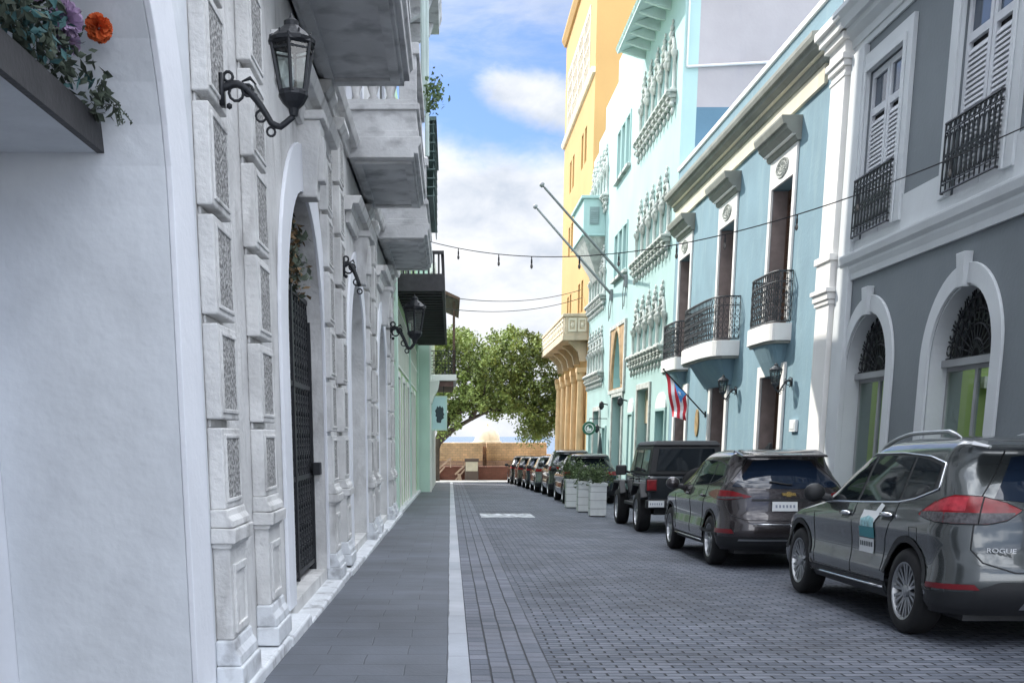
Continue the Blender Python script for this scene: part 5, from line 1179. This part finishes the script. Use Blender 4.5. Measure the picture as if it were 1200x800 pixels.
m = MB(lambda a, b, c: (e.x + a, e.y - c, e.z + b)); m.plate([[(-.085, -.018), (-.03, -.018), (-.03, -.034), (.03, -.034), (.03, -.018), (.10, -.018), (.085, .018), (.03, .018), (.03, .034), (-.03, .034), (-.03, .018), (-.10, .018)]], -.004, .012); m.build('bow_emblem', GOLD, None, bevel=.003).parent = n2.root
n2.arches(PLAS, .045)
n2.patch('sill_cladding', [(-1.03, .275), (1.03, .275)], [(-1.03, .36), (1.03, .36)], PLAS, off=.008, N=20, Mr=3)
n2.line('sill_strip', [(-1.0, .33), (1.0, .33)], CHROME, .010, off=.012)
for pts in ([(.95, .95), (.97, .75), (.9, .40)], [(-.165, 1.11), (-.17, .7), (-.20, .40)], [(-1.16, 1.12), (-1.15, .95), (-1.0, .78), (-.96, .48)]): n2.line('door_seam', pts, PLAS, .005, off=.0005)
for y in (.02, -1.0):
    q = n2.side(y, .98, .02)
    for sg in (-1, 1): m = MB(); m.tube([(sg * abs(q.x), y - .1, .98), (sg * (abs(q.x) + .008), y, .985), (sg * abs(q.x), y + .1, .98)], .018, 8); m.build('door_handle', BRN, None, smooth=True).parent = n2.root
mirror_(n2, .78, 1.06, BRN)
m = MB(); m.hexa([(-.03, -1.3, 1.63), (.03, -1.3, 1.63), (.03, -1.05, 1.65), (-.03, -1.05, 1.65), (-.012, -1.32, 1.73), (.012, -1.32, 1.73), (.012, -1.22, 1.73), (-.012, -1.22, 1.73)]); m.build('fin_antenna', PLAS, None, bevel=.008).parent = n2.root
n2.line('rear_wiper', [(-4, 1.15), (15, 1.185)], PLAS, .012, n2.rad, .018, mirror=False)
n2.wheels(spokes=5, twin=True)
n2.root.location = (4.625, 17.65, gz(17.65)); n2.root.rotation_euler = (R(-1.03), 0, 0)

# third car: square off-road car
j = thing('offroad_car', 'dark grey boxy off-road car with black roof, third in the row', 'car', (0, 0, 0))
JP = paint('charcoal_paint', (.026, .032, .038), .35)
def P_(m, name, mat, parent=None, **k): o = m.build(name, mat, None, **k); o.parent = parent or j; return o
m = MB(); m.hexa([(-.76, -1.95, .58), (.76, -1.95, .58), (.76, .85, .55), (-.76, .85, .55), (-.80, -1.97, 1.16), (.80, -1.97, 1.16), (.80, .85, 1.18), (-.80, .85, 1.18)]); P_(m, 'body', JP, bevel=.05)
m = MB(); m.hexa([(-.62, .852, .6), (.62, .852, .6), (.55, 2.05, .62), (-.55, 2.05, .62), (-.74, .852, 1.17), (.74, .852, 1.17), (.60, 2.05, 1.10), (-.60, 2.05, 1.10)]); P_(m, 'hood', JP, bevel=.05)
m = MB(); m.hexa([(-.77, -1.93, 1.162), (.77, -1.93, 1.162), (.77, .60, 1.182), (-.77, .60, 1.182), (-.68, -1.86, 1.76), (.68, -1.86, 1.76), (.68, .22, 1.77), (-.68, .22, 1.77)]); P_(m, 'cabin', PLAS, bevel=.03)
m = MB(); m.hexa([(-.70, -1.90, 1.762), (.70, -1.90, 1.762), (.70, .26, 1.772), (-.70, .26, 1.772), (-.62, -1.82, 1.86), (.62, -1.82, 1.86), (.62, .12, 1.86), (-.62, .12, 1.86)]); P_(m, 'roof', M('black_hardtop', (.02, .022, .025), .6, .1), bevel=.03)
def jl(y, z): t = (z - 1.162) / .6; return .775 - .09 * t
for sg in (-1, 1):
    for a, b in ((-1.72, -.98), (-.86, -.16), (-.06, .42)):
        m = MB(); v = [(sg * (jl(0, z) + .006), y, z) for y, z in ((a, 1.24), (b, 1.24), (b - (.18 if b > .3 else 0), 1.68), (a + (.04 if a < -1.5 else 0), 1.68))]; m.face([m.v(*q) for q in v]); P_(m, 'side_window', CG)
    for a in (-1.4, 1.4):
        m = MB(); m.hexa([(sg * .80, a - .62, .70), (sg * .95, a - .62, .66), (sg * .95, a - .40, .92), (sg * .80, a - .40, .95), (sg * .80, a - .66, .74), (sg * .95, a - .66, .72), (sg * .95, a - .42, .99), (sg * .80, a - .42, 1.02)])
        m.box(min(sg * .70, sg * .95), max(sg * .70, sg * .95), a - .42, a + .42, .94, 1.01)
        m.hexa([(sg * .80, a + .40, .95), (sg * .95, a + .40, .92), (sg * .95, a + .66, .70), (sg * .80, a + .66, .74), (sg * .80, a + .42, 1.02), (sg * .95, a + .42, .99), (sg * .95, a + .70, .76), (sg * .80, a + .70, .8)]); P_(m, 'fender', PLAS, bevel=.02)
    m = MB(); m.box(min(sg * .62, sg * .82), max(sg * .62, sg * .82), -2.03, -1.96, .86, 1.08); tl_ = P_(m, 'tail_lamp', RED, bevel=.015)
    m = MB(); m.box(min(sg * .60, sg * .84), max(sg * .60, sg * .84), -2.0, -1.955, .83, 1.11); P_(m, 'lamp_housing', PLAS, tl_, bevel=.015)
    m = MB(); m.box(min(sg * .86, sg * 1.10), max(sg * .86, sg * 1.10), .40, .50, 1.14, 1.36); o = P_(m, 'side_mirror', PLAS, bevel=.035); m = MB(); m.tube([(sg * .78, .5, 1.2), (sg * .9, .46, 1.22)], .03); P_(m, 'mirror_arm', PLAS, o)
    for y in (-.9, -.12, .80): m = MB(); m.box(min(sg * .79, sg * .803), max(sg * .79, sg * .803), y, y + .012, .62, 1.15); P_(m, 'door_seam', PLAS)
    for y in (-.78, .0): m = MB(); m.box(min(sg * .80, sg * .84), max(sg * .80, sg * .84), y, y + .16, 1.05, 1.085); P_(m, 'door_handle', PLAS, bevel=.01)
    m = MB(); m.box(min(sg * .74, sg * .86), max(sg * .74, sg * .86), -.72, .72, .50, .57); P_(m, 'side_step', PLAS, bevel=.02)
m = MB(); m.face([m.v(*q) for q in [(-.62, -1.925, 1.26), (.62, -1.925, 1.26), (.56, -1.872, 1.70), (-.56, -1.872, 1.70)]]); 
for v in m.bm.verts: v.co.y -= .012
P_(m, 'rear_window', CG)
m = MB(); m.hexa([(-.68, .585, 1.22), (.68, .585, 1.22), (.60, .262, 1.72), (-.60, .262, 1.72), (-.68, .60, 1.22), (.68, .60, 1.22), (.60, .277, 1.72), (-.60, .277, 1.72)]); P_(m, 'windscreen', CG)
m = MB(); m.box(-.84, .84, -2.16, -1.97, .50, .68); P_(m, 'rear_bumper', PLAS, bevel=.03)
m = MB(); m.box(-.80, .80, 2.08, 2.26, .50, .68); P_(m, 'front_bumper', PLAS, bevel=.03)
m = MB(); m.box(-.62, .62, -1.8, 1.95, .36, .57); P_(m, 'underbody', PLAS)
m = MB(); m.box(-.80, -.48, -2.175, -2.161, .53, .66); o = P_(m, 'number_plate', PAPER, bevel=.004)
for i in range(6): m = MB(); m.box(-.77 + i * .045, -.748 + i * .045, -2.178, -2.176, .575, .615); P_(m, 'plate_mark', M('faded_ink', (.28, .31, .38)), o)
class JW: pass
jw = JW(); jw.root = j
for a in (-1.4, 1.4):
    for sg in (-1, 1): Car.wheel(jw, sg * .80, a, .405, .27, 5, False)
m = MB(); m.lathe([(.20, -2.02), (.24, -2.05), (.36, -2.05), (.40, -2.10), (.40, -2.22), (.36, -2.27), (.24, -2.26), (.20, -2.2), (.001, -2.2)], (.24, 0, .93), 28, 'y'); P_(m, 'spare_wheel', RUBBER, smooth=True)
j.location = (4.83, 25.0, gz(25.0)); j.rotation_euler = (R(-1.03), 0, 0)

# the row beyond the planters
spf = suv_spec(-2.3, 2.3, 1.66, .90, (-1.4, 1.4), .35, 1.10)
FP = [paint('graphite_paint', (.035, .038, .042)), paint('pewter_paint', (.085, .088, .09)), paint('deep_blue_paint', (.03, .04, .065)), paint('silver_paint', (.22, .23, .235)), paint('soot_paint', (.02, .021, .023)), paint('sand_grey_paint', (.10, .095, .085))]
fc = Car('graphite hatchback-tailed car just behind the white planters', FP[0], spf, 'cars parked in the far row')
suv_windows(fc, .975, None, .1)
fc.patch('rear_window', [(-42, 1.13), (0, 1.10), (42, 1.13)], [(-34, 1.475), (0, 1.505), (34, 1.475)], CG, fc.rad, .005, 16, 6, mirror=False)
fc.patch('tail_lamp', [(84, .98), (60, .93), (29, .95)], [(84, 1.03), (62, 1.085), (27, 1.05)], RED, fc.rad, .012, 14, 4)
fc.patch('rear_bumper_trim', [(88, .27), (0, .27)], [(88, .42), (0, .45)], PLAS, fc.rad, .008, 20, 4)
fc.patch('number_plate', [(-9, .72), (9, .72)], [(-9, .85), (9, .85)], PAPER, fc.rad, .012, 4, 2, mirror=False)
m = MB(); m.hexa([(-.55, -2.0, 1.545), (.55, -2.0, 1.545), (.58, -1.5, 1.58), (-.58, -1.5, 1.58), (-.53, -1.99, 1.57), (.53, -1.99, 1.57), (.55, -1.5, 1.63), (-.55, -1.5, 1.63)]); m.build('spoiler', PLAS, None, bevel=.01).parent = fc.root
fc.arches(PLAS, .05); mirror_(fc, .85, 1.06, PLAS); fc.wheels(spokes=6)
fc.patch('headlamp', [(1.75, .72), (2.0, .72)], [(1.75, .86), (1.98, .84)], CLR, off=.01, N=6, Mr=3)
def copy_tree(o, parent=None):
    c = o.copy(); COL.objects.link(c)
    if parent: c.parent = parent
    for ch in list(o.children): copy_tree(ch, c)
    return c
far = [(4.66, 39.5, 0, 1.0, 1.0), (4.74, 46.0, 1, 1.02, 1.10), (4.60, 51.6, 3, .98, .97), (4.55, 56.9, 2, .97, .95), (4.42, 61.9, 5, .97, .95), (4.30, 66.6, 4, .98, .97)]
labs = ['', 'taller pewter grey car in front of the one behind the planters', 'silver car between the tall grey car and the deep blue car', 'deep blue car third from the far end of the row', 'sand grey car second from the far end of the row', 'soot black car at the far end of the row by the sea wall']
roots = [fc.root] + [copy_tree(fc.root) for _ in far[1:]]
for i, (r_, (x, y, c, sx, sz)) in enumerate(zip(roots, far)):
    r_.location = (x, y, gz(y)); r_.rotation_euler = (R(-1.03), 0, 0); r_.scale = (sx, 1, sz)
    if i: r_['label'] = labs[i]
    b = [q for q in r_.children if q.name.startswith('body')][0]; b.material_slots[0].link = 'OBJECT'; b.material_slots[0].material = FP[c]

# ------------------------------------------------------------------ planters with shrubs
SHR = M('shrub_leaf', (.075, .115, .04), .7, .55, 6)
def planter(x, y, s, h, lab, sh, rg):
    z = gz(y); t = thing('planter', lab, 'planter', (x, y, z), 'white box planters on the cobbles')
    m = MB(); m.box(x - s, x + s, y - s, y + s, z + .03, z + h)
    o = m.build('planter_box', M('planter_white', (.66, .68, .67), .7, .06, 3, dirt=.3, dcol=(.42, .43, .42), dscale=(3, 3, 1)), t, bevel=.008)
    for k in range(1, 4): m = MB(); m.box(x - s - .004, x + s + .004, y - s - .004, y + s + .004, z + h * k / 4 - .006, z + h * k / 4 + .006); m.build('groove', M('groove_grey', (.3, .31, .31), .8), o)
    m = MB(); m.box(x - s - .02, x + s + .02, y - s - .02, y + s + .02, z + h - .06, z + h + .012); m.build('rim', M('planter_white', (.66, .68, .67)), o, bevel=.006)
    m = MB(); m.box(x - s + .03, x + s - .03, y - s + .03, y + s - .03, z, z + .03); m.build('foot', PLAS, o)
    m = MB()
    for k in range(26):
        a = rg.uniform(0, 6.28); q = rg.uniform(.05, .36); c = Vector((x + q * math.cos(a), y + q * math.sin(a), z + h + rg.uniform(.0, sh)))
        m.tube([(x, y, z + h), tuple((Vector((x, y, z + h)) + c) / 2 + Vector((0, 0, .05))), tuple(c)], .006, 4)
        for _ in range(34): m.leaf(c + Vector((rg.gauss(0, .075), rg.gauss(0, .075), rg.gauss(0, .075))), .07, rg)
    m.build('shrub', SHR, t, norm=False)
rg = random.Random(3)
planter(3.86, 29.5, .21, .86, 'white planter box nearest the boxy off-road car', .42, rg)
planter(3.80, 31.9, .20, .86, 'middle white planter box of the three on the cobbles', .38, rg)
planter(3.74, 34.6, .20, .86, 'farthest white planter box of the three on the cobbles', .55, rg)

# ------------------------------------------------------------------ big tree at the end of the street
tr = thing('shade_tree', 'broad green shade tree leaning over the end of the street', 'tree', (-1.0, 73.5, -1.4))
BARK = M('tree_bark', (.075, .06, .05), .95, .3, 4, .6, 12); LEAF = M('tree_leaf', (.19, .25, .065), .65, .55, .9)
rg = random.Random(11)
tk = MB(); tk.tube([(-1.05, 73.5, -1.7), (-1.0, 73.5, -.4), (-.95, 73.5, .8), (-.6, 73.6, 1.8), (0, 73.8, 2.7)], [.36, .30, .27, .25, .2], 10)
LM_ = [[(-.9, 73.5, 1.0), (.2, 73.4, 2.0), (1.3, 73.2, 2.6), (2.6, 73.2, 3.2), (4.4, 73.6, 3.6)], [(0, 73.8, 2.7), (.8, 74, 4.2), (1.2, 74.2, 6.2)], [(0, 73.8, 2.7), (2.0, 74.4, 4.0), (4.2, 74.2, 5.6)], [(-.6, 73.6, 1.8), (-1.6, 74, 3.6), (-2.2, 74.4, 5.4)], [(1.3, 73.2, 2.6), (2.0, 72.8, 3.8), (2.4, 72.5, 5.2)], [(2.6, 73.2, 3.2), (4.6, 73, 3.4), (6.2, 73.2, 2.8)]]
for l in LM_: tk.tube(l, [.17 * (1 - .8 * i / (len(l) - 1)) + .02 for i in range(len(l))], 7)
tk.build('trunk', BARK, tr, smooth=True)
cr = MB()
def inside(x, z):     # outline of the crown: two domes, drooping skirt
    t = max(6.6 - abs((x + .2) / 3.4) ** 2 * 1.8 + 1.6, 0) if x < 1.9 else 0
    t = max(t, 8.2 - ((x - 4.0) / 2.9) ** 2 * 2.2 if x > .8 else 0)
    b = 2.62 + (.25 * math.sin(x * 2.1)) + (.22 if .9 < x < 4.2 else 0) - (1.0 if x > 5.0 else 0) - (.75 if x < .5 else 0)
    return b < z < t
cl = 0
while cl < 900:
    x = rg.uniform(-4.5, 7.4); z = rg.uniform(1.2, 8.6)
    if not inside(x, z): continue
    y = 73.8 + rg.uniform(-2.8, 2.8) * (1 - abs(x - 1.5) / 9)
    cl += 1; rad_ = rg.uniform(.28, .62)
    for _ in range(60):
        d = Vector((rg.gauss(0, 1), rg.gauss(0, 1), rg.gauss(0, .75))); d = d.normalized() * rad_ * rg.random() ** .4
        cr.leaf((x + d.x, y + d.y, z + d.z), .20, rg, .6, .6)
for k in range(26):       # hanging twigs
    x = rg.uniform(4.2, 6.4); z0 = 2.7 - .15 * x + rg.uniform(-.2, .4)
    for i in range(40): cr.leaf((x + rg.gauss(0, .16), 73.3 + rg.gauss(0, .4), z0 - rg.random() ** 1.5 * rg.uniform(.5, 1.3)), .15, rg)
cr.build('crown', LEAF, tr, norm=False)

# ------------------------------------------------------------------ string lights and overhead cables
def cat(A, B, sag, n=40): 
    A, B = Vector(A), Vector(B); return [tuple(A.lerp(B, i / n) - Vector((0, 0, sag * 4 * (i / n) * (1 - i / n)))) for i in range(n + 1)]
sl_ = thing('string_lights', 'black cable with small hanging bulbs strung across the street', 'string lights', (-.38, 24.4, 5.5))
cp_ = cat((-.40, 23.3, 5.28), (6.93, 13.1, 5.12), .82); MB().tube(cp_, .008, 5).build('cable', PLAS, sl_)
for i in range(1, 12):
    p = Vector(cp_[int(i * 3.5)]); m = MB(); m.tube([tuple(p), (p.x, p.y, p.z - .07)], .010, 5); m.lathe([(.014, p.z - .05), (.016, p.z - .11), (.012, p.z - .12)], (p.x, p.y, 0), 8); s_ = m.build('bulb_socket', PLAS, sl_)
    m = MB(); m.lathe([(.012, p.z - .12), (.024, p.z - .16), (.020, p.z - .19), (.001, p.z - .21)], (p.x, p.y, 0), 8); m.build('bulb', M('bulb_glass', (.12, .11, .10), .15, .1), s_, smooth=True)
for A, B, lab in (((-.2, 49.5, 7.3), (6.9, 62, 9.1), 'upper thin overhead cable crossing the far end of the street'), ((-.2, 49.3, 6.8), (6.9, 61, 8.6), 'lower thin overhead cable crossing the far end of the street')):
    tag(MB().tube(cat(A, B, .35, 20), .02, 4).build('overhead_cable', PLAS, None), lab, 'cable', 'overhead cables')

# ------------------------------------------------------------------ flowers over the door, dried plant over the gate, balcony plant
FO = Vector((.10, 0, -.25))
fa = thing('flower_arrangement', 'artificial flowers with orange, lilac and grey green leaves on the dark door canopy', 'flowers', (-1.95, 5.5, 3.3))
rg = random.Random(5); fl_ = MB(); lt = MB()
for k in range(230):
    y = rg.uniform(4.0, 5.75); c = Vector((-1.92 + rg.gauss(0, .06), y, 3.36 + abs(rg.gauss(0, .14)) + (.06 if y < 5.5 else 0)))
    for _ in range(6): (fl_ if k % 5 else lt).leaf(c + Vector((rg.gauss(0, .035), rg.gauss(0, .035), rg.gauss(0, .035))), .06, rg, .5)
for k in range(60):
    s = rg.random(); c = Vector((-1.80 + rg.gauss(0, .035), 5.97 - rg.random() * .3, 3.46 - s * .16)); fl_.leaf(c, .06, rg)
for k in range(5):
    P = [(-1.80, 5.82 + .02 * k, 3.42), (-1.75 + rg.uniform(-.02, .04), 5.88 + .01 * k, 3.385 - rg.uniform(0, .03)), (-1.70 + rg.uniform(-.04, .06), 5.9, 3.29 - rg.uniform(0, .05))]; fl_.tube(P, .003, 4)
    for i in range(9): fl_.leaf(Vector(P[1]).lerp(Vector(P[2]), i / 8) + Vector((rg.gauss(0, .01), 0, 0)), .022, rg)
fl_.build('foliage', M('dusty_leaf', (.055, .072, .05), .8, .5, 9), fa, norm=False); lt.build('teal_leaf', M('teal_leaf', (.05, .13, .13), .7, .3, 9), fa, norm=False)
def bloom(c, r, mat, n):
    m = MB()
    for k in range(n):
        d = Vector((rg.gauss(0, 1), rg.gauss(0, 1), rg.gauss(0, 1))).normalized(); e = d.orthogonal().normalized(); e.rotate(Matrix.Rotation(rg.uniform(0, 6.28), 3, d)); g_ = d.cross(e); b = Vector(c) + d * r * .3; t_ = Vector(c) + d * r
        m.face([m.bm.verts.new(q) for q in (b - e * r * .16, t_ - e * r * .2 - d * r * .1, t_, t_ + e * r * .2 - d * r * .1, b + e * r * .16)])
    m.build('flower', mat, fa, norm=False)
OR = M('orange_petal', (.62, .12, .03), .7, .25, 20); LI = M('lilac_petal', (.48, .36, .52), .7, .2, 20)
bloom((-1.75, 5.74, 3.645), .066, OR, 220); bloom((-1.84, 5.55, 3.62), .08, LI, 120); bloom((-1.86, 5.62, 3.55), .06, LI, 90); bloom((-1.85, 5.2, 3.66), .085, LI, 120); bloom((-1.86, 5.28, 3.74), .07, LI, 90)
for o_ in list(fa.children): o_.matrix_parent_inverse = o_.matrix_parent_inverse @ Matrix.Translation(FO)
dp = thing('dried_plant', 'brownish dried foliage on top of the black iron gate', 'plant', (-1.6, 11, 3.0)); m = MB(); m2 = MB()
for k in range(70):
    y = 10.5 + rg.random() * 1.7; c = Vector((-1.60 + rg.gauss(0, .05), y, 3.0 + rg.random() * .62))
    for _ in range(7): (m if rg.random() < .45 else m2).leaf(c + Vector((rg.gauss(0, .05), rg.gauss(0, .05), rg.gauss(0, .05))), .09, rg)
m.build('foliage', M('dried_leaf', (.19, .125, .06), .8, .4, 9), dp, norm=False); m2.build('green_foliage', M('dusty_leaf', (.055, .072, .05)), dp, norm=False)
bp_ = thing('balcony_plant', 'small leafy plant growing from the second white balcony', 'plant', (-.4, 20.0, 6.75)); m = MB()
for k in range(14):
    c = Vector((-.36 + rg.uniform(-.05, .15), 20.0 + rg.gauss(0, .12), 6.85 + rg.uniform(0, .36))); m.tube([(-.4, 20.0, 6.75), tuple(c)], .006, 4)
    for _ in range(16): m.leaf(c + Vector((rg.gauss(0, .07), rg.gauss(0, .07), rg.gauss(0, .09))), .08, rg)
m.build('foliage', M('balcony_leaf', (.10, .16, .06), .7, .4, 6), bp_, norm=False)
